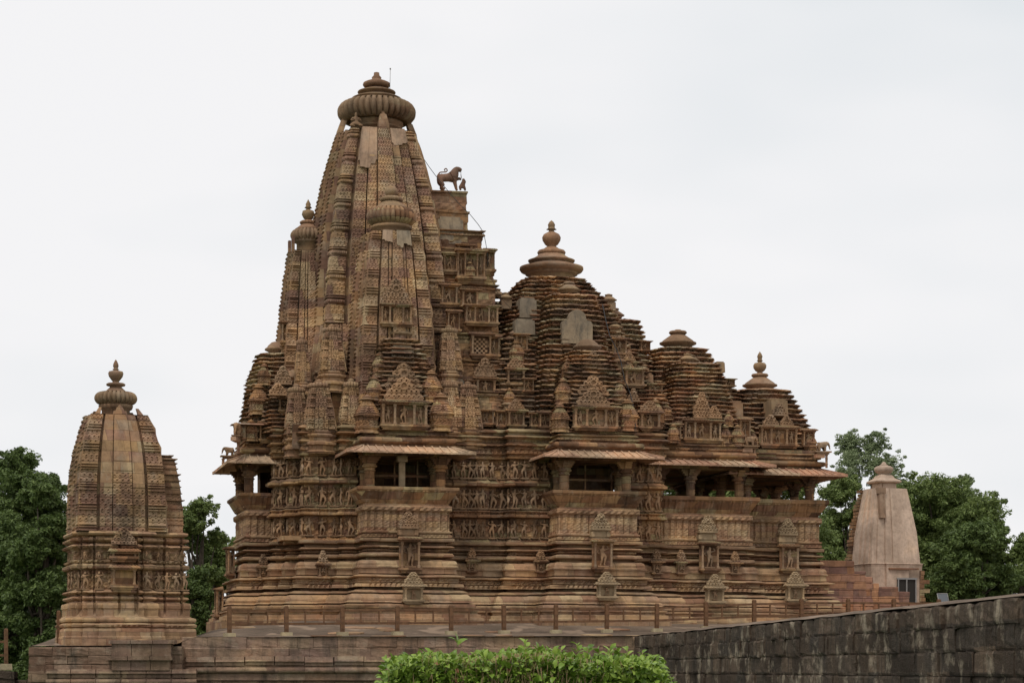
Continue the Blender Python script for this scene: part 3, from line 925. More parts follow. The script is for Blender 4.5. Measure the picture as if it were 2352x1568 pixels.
# shrinking cluster of small spires (made once, copied)
m = spire_mesh(0, 0, .35, 1.95, .50, .30, 1.7, [(-.2, .2, .05, 'j'), (.22, .48, .03, 'j'), (.52, .95, .015, 'l')], res=.028, base_in=.05, bh=.34, cell=.13)
sweep(m, ratha(.5, ((.34, 1.1), (.64, 1.02), (.86, .94))), [(1, .0, -.5), (1, .04, -.42), (.95, 0, -.36), (.95, 0, -.2), (1, .06, -.16), (1, .06, -.08), (.95, .0, -.02), (.95, .0, .1), (1, .05, .14), (1, .07, .2), (.96, 0, .26), (.98, .03, .3), (.98, .03, .36)], seg=.06, centre=(0, 0), jit=.006, jz=.006)
m.lathe([(.18, 1.9), (.18, 2.0)], 20)
SH = m.obj("small_spire", M_spire)
m = amalaka(.41, .10, 18, 2.05); m.lathe([(.26, 2.12), (.24, 2.16), (.13, 2.2), (.17, 2.23), (.1, 2.28), (0, 2.32)], 16); m.obj("ribbed_disc", M_smooth, SH)
def shringa(u, vb, vt, b, wpx):
    a, h0 = AH(u, vb, b); ht = H(vt, a, b)
    w = wpx / (F / (D0 + ST * a - CT * b)) / 1.22
    o = dup(SH, temple)
    return place(o, a, -b, h0 - .35 * (ht - h0) / 2.0, w, w, (ht - h0) / 2.0)
for t in ((762, 856, 742, 3.9, 66), (1031, 856, 744, 3.9, 62), (733, 992, 868, 4.15, 80), (681, 1002, 878, 3.5, 62), (806, 992, 866, 4.3, 66),
          (1074, 986, 873, 4.2, 66), (1033, 986, 868, 4.3, 60), (694, 880, 770, 2.9, 40)):
    shringa(*t)

# core blocks behind the small spires, so that no gap shows between them
CORE = []
for i in range(10):
    z = 8.3 + i * .26
    CORE += [(1, -.03 * i, z), (1, -.03 * i + .10, z + .05, 'd', .04, .3), (1, -.03 * i + .10, z + .10), (1, -.03 * i - .02, z + .16)]
m = MB(); sweep(m, ratha(3.75, ((.30, 1.08), (.6, 1.0), (.90, .90)), 0, 0), CORE, seg=.09, centre=(0, 0), jit=.02, jz=.02)
m.obj("spire_base", M_wall, temple)

# ------------------------------------------------------------------ balconies and porches
def pillar_obj(parent, x, y, z0, z1, r=.21):
    m = MB()
    pr = [(r * 1.25, z0), (r * 1.25, z0 + .12), (r, z0 + .16)]
    h = z1 - z0
    for k in range(1, 6):
        q = z0 + .16 + (h * .62) * k / 6
        pr += [(r, q - .02), (r * .93, q - .012), (r * .93, q + .012), (r, q + .02)]
    q = z0 + h * .66
    pr += [(r, q), (r * 1.2, q + .03), (r * 1.2, q + .07), (r * 1.02, q + .09), (r * 1.05, q + .14), (r * 1.5, q + .19), (r * 1.55, q + .24), (r * 1.25, q + .27)]
    m.lathe(pr, 12, x, y, smooth=False)
    zc = q + .27
    for k in range(4):              # bracket capital stepping outwards both ways
        e = r * (1.15 + .33 * k); z = zc + (z1 - zc) * k / 4; z2 = zc + (z1 - zc) * (k + 1) / 4
        m.box(x - e, x + e, y - r * .75, y + r * .75, z, z2)
        m.box(x - r * .72, x + r * .72, y - e, y + e, z, z2 - .004)
    return m.obj("pillar", M_wall, parent)

def eave(m, x0, x1, y0, y1, zi, zo, out, sides="fbl", rib=.33, th=.07):
    """sloping stone eave round the rectangle; zi = height at the wall, zo at the outer edge"""
    X0, X1, Y0, Y1 = x0 - out, x1 + out, y0 - out, y1 + out
    inn = [(x0, y0), (x1, y0), (x1, y1), (x0, y1)]; ou = [(X0, Y0), (X1, Y0), (X1, Y1), (X0, Y1)]
    for k in range(4):
        a, b, c, d = ou[k], ou[(k + 1) % 4], inn[(k + 1) % 4], inn[k]
        m.add([(*a, zo), (*b, zo), (*c, zi), (*d, zi), (*a, zo - th), (*b, zo - th), (*c, zi - th * 1.6), (*d, zi - th * 1.6)],
              [[[0, 1, 2, 3], [5, 4, 7, 6], [4, 5, 1, 0]]])
        if k == 2: continue
        L_ = math.hypot(b[0] - a[0], b[1] - a[1]); n = int(L_ / rib)
        tx, ty = (b[0] - a[0]) / L_, (b[1] - a[1]) / L_
        Li = math.hypot(c[0] - d[0], c[1] - d[1])
        for i in range(n + 1):
            s = L_ * i / n
            si = min(max(s - out, 0), Li)
            p = (a[0] + tx * s, a[1] + ty * s); q = (d[0] + tx * si, d[1] + ty * si)
            w = .032
            def P(pt, o, z, e=0): return (pt[0] + tx * o + ty * e, pt[1] + ty * o - tx * e, z)
            m.add([P(p, -w, zo - th * 1.15, .012), P(p, w, zo - th * 1.15, .012), P(p, w, zo + .045, .012), P(p, -w, zo + .045, .012), P(q, w, zi + .045), P(q, -w, zi + .045), P(q, w, zi - .05), P(q, -w, zi - .05)],
                  [[[0, 1, 2, 3], [3, 2, 4, 5], [1, 6, 4, 2], [0, 3, 5, 7]]])

def open_hall(name, T, x0, x1, y0, y1, pillars, zi, zo, out=.88, top=5.56, front=True, roll=True, eaves=True):
    """carved panel band, outward-leaning seat back, pillars, lintel, eave, roll moulding and entablature"""
    m = MB(); m.T = T
    R = [(x0, y0), (x1, y0), (x1, y1), (x0, y1)]
    rows = [(0, 3.42), (.10, 3.46), (.10, 3.50, 'd', .06, .17), (.10, 3.56, 'd', .06, .17), (.02, 3.60), (.02, 3.62, 'c', .04, 1.), (.10, 3.66), (.10, 3.72), (.02, 3.74)]
    for i in range(14): rows.append((.0, 3.76 + i * .058, 'p', .035, .62))
    rows += [(.08, 4.57), (.10, 4.60, 'c', .05, 1.), (.10, 4.66, 'c', .05, 1.), (.10, 4.72, 'c', .05, 1.), (.10, 4.78, 'w', .06, .45), (.0, 4.82), (-.03, 4.86)]
    sweep(m, R, orow(rows), seg=.05, centre=(0, 0), jit=.008, back=.5, seed=hash(name) % 7 if False else 1)
    root = m.obj(name, M_base, temple)
    # seat back
    m = MB(); m.T = T
    rows = [(-.10, 4.80), (-.02, 4.87), (-.02, 4.90)]
    for i in range(7): rows.append((.0 + .048 * i, 4.92 + .075 * i, 'k', .05, .5))
    rows += [(.33, 5.42), (.36, 5.44), (.36, top - .02), (.34, top), (.22, top), (.20, 5.40), (-.02, 4.95), (-.35, 4.95), (-.36, 4.6)]
    sweep(m, R, orow(rows), seg=.05, centre=(0, 0), jit=.004, jz=.004, back=.5)
    m.obj("seat_back", M_wall, root)
    for (px, py) in pillars:
        q = Matrix(T) @ Vector((px, py, 0))
        pillar_obj(root, q.x, q.y, 4.95, zi - .42)
    m = MB(); m.T = T
    z = zi - .42
    sweep(m, R, orow([(-.55, z), (-.02, z), (-.02, z + .16), (.03, z + .17), (.03, z + .38), (.0, z + .40), (-.2, z + .42)]), seg=.3, centre=(0, 0), jit=.004, cap=(True, True))
    m.obj("lintel", M_wall, root)
    if eaves:
        m = MB(); m.T = T
        eave(m, x0 - .05, x1 + .05, y0 - .05, y1 + .05, zi, zo, out)
        m.obj("eave", M_eave, root)
    if roll:
        m = MB(); m.T = T
        rows = [(-.1, zi - .05), (.05, zi - .02), (.08, zi + .05), (.06, zi + .08), (.16, zi + .10)]
        for i in range(9):
            f = -math.pi / 2 + math.pi * i / 8
            rows.append((.16 + .09 * math.cos(f), zi + .22 + .11 * math.sin(f)))
        rows += [(.02, zi + .34), (-.04, zi + .37), (-.04, zi + .42), (.08, zi + .44, 'd', .05, .2), (.08, zi + .50, 'd', .05, .2), (-.08, zi + .53), (-.08, zi + .60), (.05, zi + .63), (.05, zi + .67), (-.12, zi + .72), (-.15, zi + .76), (-.05, zi + .78, 'd', .05, .25), (-.05, zi + .84), (-.3, zi + .88)]
        sweep(m, R, orow(rows), seg=.09, centre=(0, 0), jit=.012, jz=.012)
        m.obj("entablature", M_wall, root)
    return root

def TR(cx, cy, k):
    return Matrix.Translation((cx, cy, 0)) @ Matrix.Rotation(-math.pi / 2 * k, 4, 'Z')

B1 = open_hall("balcony", TR(.09, 0, 0), -1.81, 1.81, -6.6, -4.7, [(-1.55, -6.3), (1.50, -6.3), (-1.55, -5.1), (1.5, -5.1)], 7.30, 6.98)
B2 = open_hall("balcony", TR(8.45, 0, 0), -1.75, 1.75, -6.6, -4.9, [(-1.42, -6.3), (1.36, -6.3), (-1.42, -5.2), (1.36, -5.2)], 7.30, 6.98)
BW = open_hall("balcony", TR(0, 0, 1), -1.95, 1.95, -6.1, -4.5, [(-1.6, -5.95), (1.6, -5.95), (1.6, -4.55)], 7.22, 6.85)
m = MB(); m.box(-.21, .04, -6.42, -6.22, 4.95, 6.9); m.box(-.30, .13, -6.5, -6.15, 6.65, 6.9)
m.obj("support_post", M_buff, B1)
m = MB()
for x in (-1.0, -.1, .9): m.box(x - .03, x + .03, -4.80, -4.74, 3.6, 6.9)
m.box(-1.7, 1.9, -4.81, -4.75, 6.15, 6.25)
m.obj("window_frame", M_wall, B1)
m = MB()
for x in (7.2, 8.4, 9.6): m.box(x - .03, x + .03, -4.80, -4.74, 3.6, 6.9)
m.box(6.8, 10.2, -4.81, -4.75, 6.15, 6.25)
m.obj("window_frame", M_wall, B2)
MD = open_hall("open_hall", TR(14.04, 0, 0), -2.16, 2.16, -4.35, 4.35, [(-.55, -4.05), (1.75, -4.05), (-2.0, -4.05), (-.55, 4.05), (1.75, 4.05), (-2.0, 4.05), (1.75, -1.6), (1.75, 1.6), (-2.0, -1.6), (-2.0, 1.6)], 7.25, 6.98, .85, top=5.60)
PO = open_hall("entrance_porch", TR(18.05, 0, 0), -1.85, 1.85, -3.4, 3.4, [(-1.55, -3.1), (1.5, -3.1), (-1.5, 3.1), (1.5, 3.1), (1.5, -1.2), (1.5, 1.2)], 7.05, 6.72, .92, top=5.62)
m = MB()
m.box(11.9, 16.15, -4.3, 4.3, 6.95, 8.0); m.box(16.2, 19.85, -3.35, 3.35, 6.95, 7.9)
m.obj("ceiling", M_wall, temple)

# ------------------------------------------------------------------ stepped roofs
def layers(z0, z1, prof, n, out=.13, dz0=None):
    """prof(z) -> scale; n slab layers, each a dark neck under a thin sharp slab with a sloping top"""
    rows = []
    for i in range(n):
        z = z0 + (z1 - z0) * i / n; d = (z1 - z0) / n
        s = prof(z); s2 = prof(z + d)
        rows += [(s, -.08, z, 'd', .04, .17), (s, -.08, z + d * .22, 'd', .04, .17), (s, .0, z + d * .26, 'd', .06, .14), (s, .0, z + d * .42, 'd', .06, .14), (s, out, z + d * .46), (s, out + .02, z + d * .58), (s2 * .5 + s * .5, .04, z + d * .82, 'w', .03, .42), (s2, -.06, z + d * .95)]
    rows += [(prof(z1), -.1, z1)]
    return rows

def interp(pts):
    zs = [p[0] for p in pts]; vs = [p[1] for p in pts]
    return lambda z: float(np.interp(z, zs, vs))

def pyramid(name, cx, cy, pts, n, st, seed, seg=.085, top=None, mat=None, jz=.022, out=.13):
    m = MB()
    pr = interp(pts)
    sweep(m, ratha(1.0, st, cx, cy), [(r[0],) + tuple(r[1:]) for r in layers(pts[0][0], pts[-1][0], pr, n, out)], seg=seg / pts[0][1], centre=(cx, cy), jit=.045, jz=jz, seed=seed, back=.5 / pts[0][1], blk=.5 / pts[0][1])
    if top:
        bell_top(m, cx, cy, top[0], top[1], top[2])
    return m.obj(name, mat or M_roof, temple)

ST4 = ((.30, 1.0), (.55, .94), (.76, .87), (.83, .83))
ST3 = ((.40, 1.0), (.70, .92), (.86, .86))
# great hall
hx = 8.15
r = pyramid("great_roof", hx, 0, [(8.35, 4.05), (10.0, 3.9), (11.4, 3.55), (12.6, 3.2), (13.8, 2.75), (14.6, 2.2), (15.3, 1.62), (15.75, 1.15)], 34, ST4, 1)
m = MB(); m.lathe([(1.05, 15.6), (1.05, 15.95), (1.2, 16.0), (1.22, 16.1)], 40, hx, 0); m.lathe([(1.1, 15.98), (1.12, 16.05), (1.40, 16.14), (1.47, 16.24), (1.46, 16.34), (1.30, 16.38), (1.16, 16.42), (.92, 16.50), (.86, 16.56), (1.06, 16.60), (1.08, 16.66), (.86, 16.74), (.66, 16.86), (.62, 16.92), (.5, 16.94)], 48, hx, 0); m.lathe([(.4, 16.9), (.60, 16.93), (.66, 17.02), (.60, 17.12), (.4, 17.17), (.25, 17.28)], 144, hx, 0, ribs=26, amp=.05, band=(16.94, 17.14))
m.lathe([(.26, 17.25), (.2, 17.32), (.3, 17.4), (.41, 17.58), (.43, 17.72), (.36, 17.86), (.2, 17.95), (.12, 18.0), (.12, 18.05), (.24, 18.09), (.16, 18.14), (.15, 18.22), (.17, 18.3), (.11, 18.42), (0, 18.52)], 28, hx, 0)
m.obj("crown", M_smooth, r)
def front_roof(cx, cy, half0, pts, n, seed, topz, tr, st=ST3):
    r = pyramid("front_roof", cx, cy, pts, n, st, seed)
    m = MB(); bell_top(m, cx, cy, topz, tr, False, 24); m.obj("crown", M_smooth, r)
    return r
front_roof(hx, -3.0, 1.8, [(8.35, 2.0), (10.2, 1.85), (11.8, 1.55), (13.2, 1.25), (14.5, .95)], 27, 2, 14.78, .52)
front_roof(hx + 3.0, 0, 1.8, [(8.35, 2.0), (10.2, 1.85), (11.8, 1.5), (13.2, 1.15), (14.0, .9)], 24, 3, 14.25, .48)
front_roof(hx - 2.6, 0, 1.8, [(8.35, 1.9), (11.8, 1.5), (13.4, 1.1), (14.6, .5)], 26, 4, 14.95, .42)
front_roof(hx + 2.4, -2.4, 1.8, [(8.35, 1.5), (10.2, 1.35), (11.4, 1.05), (12.2, .6)], 17, 5, 12.45, .45)
front_roof(hx - 2.3, -2.6, 1.8, [(8.35, 1.5), (10.4, 1.3), (11.4, 1.0), (12.6, .5)], 18, 6, 12.8, .4)
front_roof(hx + 3.4, -3.1, 1.8, [(8.35, 1.15), (9.6, 1.0), (10.6, .5)], 12, 7, 10.8, .38)
# plaster slab that patches the front of the great hall's roof
m = MB()
a0, h0 = AH(1324, 790, 4.45); h_1 = H(712, a0, 4.45)
pts = []
wS = .69
for i in range(25):
    t = i / 24 * math.pi
    pts.append((wS * .58 * math.cos(t), h_1 - h0 - .42 + .42 * math.sin(t)))
pts = [(wS, 0), (wS, h_1 - h0 - .62), (wS * .9, h_1 - h0 - .5), (wS * .66, h_1 - h0 - .46)] + pts + [(-wS * .66, h_1 - h0 - .46), (-wS * .9, h_1 - h0 - .5), (-wS, h_1 - h0 - .62), (-wS, 0)]
V = [(a0 + x, -4.62, h0 + z) for x, z in pts] + [(a0 + x, -4.2, h0 + z) for x, z in pts]
n = len(pts)
m.add(V, [[list(range(n))[::-1]], [[i, (i + 1) % n, n + (i + 1) % n, n + i] for i in range(n)]])
m.obj("plaster_slab", M_patch, temple)
# outer hall
qx = 14.25
r = pyramid("hall_roof", qx, 0, [(8.1, 2.9), (9.05, 2.5), (10.2, 2.15), (11.7, 1.65), (12.4, 1.28), (12.8, .98)], 20, ST4, 11)
m = MB(); bell_top(m, qx, 0, 13.05, .86, False, 40); m.obj("crown", M_smooth, r)
front_roof(qx, -2.0, 1.5, [(8.1, 1.85), (9.4, 1.7), (10.6, 1.35), (11.8, 1.0)], 19, 12, 11.98, .38)
front_roof(qx + 1.6, 0, 1.5, [(8.1, 1.6), (10.2, 1.25), (11.2, .8)], 15, 13, 11.4, .35)
# porch roof
sx_ = 18.3
r = pyramid("porch_roof", sx_, 0, [(7.95, 2.35), (8.6, 2.15), (9.3, 1.95), (9.9, 1.62), (10.6, 1.28), (11.0, 1.02)], 13, ST4, 21)
m = MB(); bell_top(m, sx_, 0, 11.22, .82, False, 40)
m.lathe([(.12, 11.8), (.1, 11.86), (.22, 11.95), (.30, 12.08), (.31, 12.2), (.25, 12.3), (.1, 12.34), (.09, 12.38), (.15, 12.41), (.1, 12.46), (.11, 12.56), (.13, 12.62), (.08, 12.74), (0, 12.86)], 28, sx_, 0)
m.obj("crown", M_smooth, r)
# cornice bodies under the hall and porch roofs
for x0, x1, y, z0, z1 in ((11.9, 16.2, 4.1, 7.95, 8.45), (16.1, 19.9, 3.1, 7.75, 8.2)):
    m = MB(); sweep(m, [(x0, -y), (x1, -y), (x1, y), (x0, y)], orow([(0, z0), (.1, z0 + .05, 'd', .05, .2), (.1, z0 + .15, 'd', .05, .2), (-.15, z0 + .2), (-.15, z0 + .28), (.05, z0 + .3), (.05, z0 + .36), (-.3, z1)]), seg=.1, centre=(0, 0))
    m.obj("cornice", M_wall, temple)

# roofs over the three balconies: stepped slabs behind their niches
def transept(cx, cy, pts, n, seed, tz, tr, T=None):
    r = pyramid("balcony_roof", cx, cy, pts, n, ST3, seed)
    m = MB(); m.lathe([(tr * .62, tz - .2), (tr * .7, tz - .08), (tr, tz), (tr * .98, tz + .06), (tr * .8, tz + .12), (tr * .72, tz + .2), (tr * .45, tz + .34), (tr * .2, tz + .38)], 32, cx, cy); m.obj("crown", M_smooth, r)
transept(.09, -4.9, [(8.1, 1.62), (9.4, 1.42), (10.6, 1.15), (11.1, 1.0), (12.0, .62)], 19, 31, 12.2, .60)
transept(8.45, -4.9, [(8.1, 1.60), (9.4, 1.5), (10.6, 1.25), (11.4, 1.0), (11.75, .85)], 19, 32, 11.95, .64)
transept(-4.5, 0, [(8.05, 1.6), (9.7, 1.35), (10.7, 1.2), (11.3, .95), (11.9, .70)], 19, 33, 12.1, .55)
transept(-4.0, -1.6, [(8.05, 1.45), (9.6, 1.15), (10.5, .8)], 13, 34, 10.65, .45)

# ------------------------------------------------------------------ antefix block between the great spire and the hall, carrying the lion
def tier(m, x0, x1, b, z0, z1, corn=True, seed=0):
    rows = [(0, z0), (0, z0 + .02)]
    k = max(1, int((z1 - z0 - .3) / .1))
    for i in range(k): rows.append((0, z0 + .05 + i * .1, 'c', .03, .7))
    if corn:
        rows += [(0, z1 - .28), (.10, z1 - .26, 'd', .05, .17), (.10, z1 - .20, 'd', .05, .17), (-.03, z1 - .17), (-.03, z1 - .12), (.14, z1 - .09), (.16, z1 - .05), (-.05, z1)]
    else: rows += [(0, z1 - .1), (.06, z1 - .09), (.06, z1 - .01), (0, z1)]
    sweep(m, [(x0, -b), (x1, -b), (x1, b), (x0, b)], orow(rows), seg=.08, centre=(0, 0), jit=.03, jz=.02, seed=seed)
m = MB()
E_ = lambda u, b: A(u, b)
Hs = lambda v, b: H(v, 4, b)
tier(m, 1.0, E_(1071, .95), .95, Hs(494, 1), Hs(440, 1), False)
tier(m, 1.0, E_(1074, 1.0), 1.0, Hs(535, 1.2), Hs(484, 1.2), False, 1)
tier(m, 1.0, E_(1108, 1.4), 1.3, Hs(572, 1.4), Hs(527, 1.4), True, 2)
tier(m, 1.0, E_(1122, 1.7), 1.7, Hs(630, 1.7), Hs(570, 1.7), False, 3)
for i, (v0, v1, u1, b) in enumerate(((652, 640, 1138, 2.0), (641, 628, 1133, 1.95), (629, 617, 1128, 1.9))):
    tier(m, 1.0, E_(u1, b), b, Hs(v0, b), Hs(v1, b), False, 4 + i)
tier(m, 1.0, E_(1138, 2.2), 2.2, Hs(712, 2.2), Hs(650, 2.2), True, 8)
tier(m, 1.0, E_(1146, 2.7), 2.6, Hs(770, 2.7), Hs(705, 2.7), True, 9)
tier(m, 1.0, E_(1150, 3.0), 3.0, Hs(830, 3.0), Hs(765, 3.0), True, 10)
tier(m, 1.0, E_(1150, 3.4), 3.4, Hs(900, 3.4), Hs(826, 3.4), True, 11)
tier(m, 1.0, E_(1200, 3.9), 3.9, 8.3, Hs(896, 3.9), True, 12)
m.obj("antefix_block", M_wall, temple)

# plain repair blocks set into the roofs
for u, vb, vt, b, wpx, mt in ((1213, 730, 684, 2.6, 40, M_patch), (1206, 768, 732, 3.1, 46, M_patch), (1484, 892, 856, 3.2, 34, M_smooth), (1690, 968, 920, 3.0, 34, M_smooth),
                             (925, 862, 790, 5.75, 52, M_patch), (1050, 905, 870, 4.2, 34, M_patch), (1035, 560, 498, 1.25, 60, M_patch), (1655, 855, 830, 1.4, 20, M_smooth), (1610, 960, 905, 3.5, 40, M_smooth), (1790, 955, 915, 2.7, 40, M_smooth), (785, 1000, 862, 3.95, 46, M_wall), (768, 880, 858, 4.0, 70, M_wall)):
    a, h0 = AH(u, vb, b); h_ = H(vt, a, b) - h0; w = wpx / (F / (D0 + ST * a - CT * b)) / 2 / CT
    m = MB(); m.box(-w, w, -.06, 1.0, 0, h_ * .9, top=(-w * .96, w * .93, -.03, 1.0)); m.box(-w * .8, w * .75, 0, .8, h_ * .9, h_)
    place(m.obj("repair_block", mt, temple), a, -b, h0)
def mushroom(u, v, b, r):
    a, h = AH(u, v, b); m = MB()
    m.box(-r * .7, r * .7, -r * .7, r * .7, -.5, -.3 * r)
    bell_top(m, 0, 0, 0, r, False, 24); place(m.obj("bell_turret", M_smooth, temple), a, -b, h)
for t in ((1161, 685, 1.6, .34), (1398, 690, .6, .38), (1410, 752, 2.4, .36), (1422, 832, 3.6, .36), (1196, 800, 3.2, .34), (1198, 884, 3.7, .36), (1168, 930, 4.0, .34), (1500, 948, 4.4, .34), (1579, 826, 2.6, .38), (1504, 935, 3.2, .36)):
    mushroom(*t)
# niches: (kind, u, bottom v, top v, depth b, width m)
for t in (("triple", 927, 988, 920, 6.62, 1.98), ("triple", 1367, 990, 932, 6.55, 2.0), ("triple", 909, 752, 698, 5.2, 1.35),
          ("small", 1066, 596, 562, 1.75, .72), ("triple", 1079, 652, 573, 2.05, 1.3), ("small", 1033, 632, 580, 1.95, .7), ("small", 1122, 632, 572, 1.85, .5),
          ("small", 1030, 708, 652, 2.45, .8), ("small", 1078, 712, 664, 2.75, .8), ("triple", 1105, 750, 700, 3.05, 1.5), ("small", 1040, 768, 712, 2.9, .6),
          ("lattice", 1103, 826, 764, 3.25, .95), ("small", 1133, 826, 770, 3.1, .5), ("smallp", 1114, 915, 866, 3.65, .95), ("small", 1076, 912, 872, 3.6, .5),
          ("small", 1116, 980, 940, 4.15, .7), ("smallp", 1184, 985, 940, 4.3, .8), ("smallp", 1183, 888, 845, 3.7, .85), ("small", 1196, 812, 766, 3.4, .6), ("small", 1150, 985, 942, 4.15, .5),
          ("small", 1455, 892, 845, 3.9, .95), ("smallp", 1491, 990, 944, 4.9, .98), ("small", 1503, 920, 880, 3.6, .7), ("small", 1422, 820, 776, 3.2, .65), ("smallp", 1444, 872, 830, 3.4, .6),
          ("triple", 1611, 1018, 963, 4.15, 1.75), ("small", 1550, 1012, 972, 4.2, .5), ("triple", 1786, 1030, 978, 3.15, 1.8), ("small", 1708, 1012, 960, 3.6, .55), ("small", 1855, 1032, 985, 3.0, .6),
          ("small", 611, 1018, 968, 2.1, .65), ("small", 640, 1018, 968, 2.3, .6), ("small", 662, 795, 738, .7, .7), ("smallp", 655, 950, 912, 2.7, .6), ("small", 1250, 988, 945, 4.9, .55),
          ("small", 1480, 810, 783, 1.2, .5), ("small", 1674, 890, 870, 1.2, .5), ("small", 1212, 905, 868, 3.9, .5), ("small", 1229, 984, 948, 4.7, .5)):
    niche(t[0], t[1], t[2], t[3], t[4], w=t[5])
# free standing fretwork gables
PED = {}
def gable(u, vb, vt, b, wpx, mat=None):
    a, h0 = AH(u, vb, b); h_ = H(vt, a, b) - h0
    w = wpx / (F / (D0 + ST * a - CT * b)) / CT
    m = pediment_mesh(w, h_, .10)
    m.box(-w * .40, w * .40, 0, .30, 0, h_ * .45)
    m.box(-w * .47, w * .47, -.16, .25, -.06, .0)
    o = m.obj("fretwork_gable", mat or M_fig, temple)
    place(o, a, -b, h0)
for t in ((927, 917, 866, 6.62, 90), (927, 893, 834, 6.2, 86), (1362, 929, 890, 6.6, 78), (1362, 905, 862, 6.3, 72), (1362, 868, 806, 5.9, 62), (909, 698, 640, 5.25, 68), (1114, 862, 822, 3.75, 52),
          (638, 905, 880, 3.3, 40), (650, 880, 840, 2.6, 40), (1640, 958, 932, 4.15, 34), (1770, 975, 952, 3.2, 36), (1806, 976, 955, 3.2, 32), (1455, 920, 892, 4.2, 26), (1168, 930, 905, 4.0, 26), (1612, 958, 900, 3.95, 44), (1790, 952, 925, 3.0, 34)):
    gable(*t)
# little tiered roof turrets
for t in ((843, 996, 905, 6.35), (859, 922, 862, 6.0), (872, 864, 809, 5.6), (1012, 992, 900, 6.35), (990, 926, 848, 6.0), (969, 862, 809, 5.6),
          (1286, 994, 925, 6.3), (1294, 929, 867, 6.0), (1304, 870, 822, 5.6), (1441, 992, 915, 6.3), (1420, 925, 870, 6.0), (1399, 870, 826, 5.6),
          (1664, 1026, 974, 4.1), (1694, 1024, 974, 4.1), (1673, 981, 944, 3.7), (1550, 1020, 975, 4.1), (1529, 965, 922, 3.9), (1861, 1038, 992, 3.0), (1726, 1030, 985, 3.3),
          (577, 1014, 962, 2.2), (594, 954, 880, 1.6), (607, 886, 834, 1.2), (1546, 1018, 972, 4.5), (1079, 640, 600, 2.3), (1186, 838, 780, 3.5), (1170, 935, 890, 4.0), (1482, 1015, 960, 4.7), (1440, 880, 820, 3.6), (1505, 980, 915, 4.3)):
    kuta(*t)
# niches on the plinth
for u, vb, vt in ((940, 1316, 1234), (1382, 1314, 1238), (1627, 1316, 1244), (1811, 1316, 1250)):
    b = {940: 6.95, 1382: 6.95, 1627: 4.68, 1811: 3.72}[u]
    niche("baseup", u, vb, vt, b, w=.88)
    gable(u - 2, vt - 24, vt - 60, b - .05, 46, M_buff if u > 1000 else None)
    a, h0 = AH(u - 2, vt, b); m = MB()
    m.box(-.38, .38, 0, .5, 0, .12); m.box(-.3, .3, -.04, .5, .12, .3); m.box(-.42, -.26, -.08, .5, .12, .32); m.box(.26, .42, -.08, .5, .12, .32); m.box(-.36, .36, -.02, .5, .3, .42)
    place(m.obj("niche_top", M_buff if u > 1000 else M_fig, temple), a, -b + .05, h0)
for u, vb, vt, b in ((948, 1387, 1341, 7.5), (1392, 1378, 1337, 7.5), (1640, 1390, 1345, 5.25), (1824, 1386, 1340, 4.3)):
    niche("basetri", u, vb, vt, b, w=.85)
for u, vb, vt, b in ((604, 1332, 1296, 2.25), (741, 1330, 1290, 4.75), (1083, 1318, 1282, 4.85), (1176, 1318, 1282, 4.9), (1507, 1322, 1285, 5.25), (1563, 1322, 1286, 4.6), (1687, 1322, 1288, 4.6), (1241, 1318, 1284, 5.35)):
    niche("basesm", u, vb, vt, b, w=.42)
# niches seen from the side at both ends of the plinth
for a, hh, k in ((-6.5, 1.9, -1), (-7.0, .1, -1), (20.25, 1.9, 1), (20.8, .15, 1)):
    pr, W0, H0 = NICHES["baseup"]
    o = dup(pr, temple); place(o, a, -.6 if k < 0 else -.9, hh, 1.0, .9, .95, k * math.pi / 2)
for q in list(NICHES.values()):
    for c in list(q[0].children): bpy.data.objects.remove(c)
    bpy.data.objects.remove(q[0])
for q in KUT: bpy.data.objects.remove(q)
for c in list(SH.children): bpy.data.objects.remove(c)
bpy.data.objects.remove(SH)

# ================================================================== THINGS STANDING ON THE TEMPLE
def wpt(a, b, h):               # temple coordinates -> world
    return (OX + CT * a + ST * b, D0 + ST * a - CT * b, G0 + h)

def elephant_mesh():
    v, e, r = [(0, 0, .64)], [], [.33]
    def ch(s, P, R_):
        p = s
        for q, rr in zip(P, R_):
            v.append(q); r.append(rr); e.append((p, len(v) - 1)); p = len(v) - 1
        return p
    ch(0, [(-.25, 0, .62), (-.42, 0, .55)], [.33, .27])
    f = ch(0, [(.25, 0, .66), (.45, 0, .78), (.60, 0, .80), (.72, 0, .66), (.78, 0, .45), (.82, 0, .25), (.90, 0, .20)], [.31, .23, .21, .13, .085, .065, .05])
    for x, s in ((-.32, 0), (.25, 2)):
        for y in (-.15, .15):
            n = 1 if x < 0 else 3
            ch(n, [(x, y, .35), (x + .02, y, .16), (x + .03, y, .02)], [.16, .13, .13])
    ch(2, [(-.58, 0, .45), (-.60, 0, .25)], [.04, .03])
    V, Fc = skin_mesh("e", v, e, r, 1)
    m = MB(); add_skin(m, V, Fc)
    for s in (-1, 1):           # ears and tusks
        m.add([(.42, s * .17, .95), (.30, s * .27, .90), (.28, s * .28, .62), (.42, s * .18, .58), (.44, s * .15, .95), (.33, s * .24, .90), (.31, s * .25, .62), (.44, s * .16, .58)],
              [[[0, 1, 2, 3], [7, 6, 5, 4], [0, 4, 5, 1], [1, 5, 6, 2], [2, 6, 7, 3]]])
        m.tube([(.66, s * .09, .62), (.78, s * .11, .50), (.88, s * .11, .50)], [.03, .022, .01], 6)
    return m
EM = elephant_mesh()
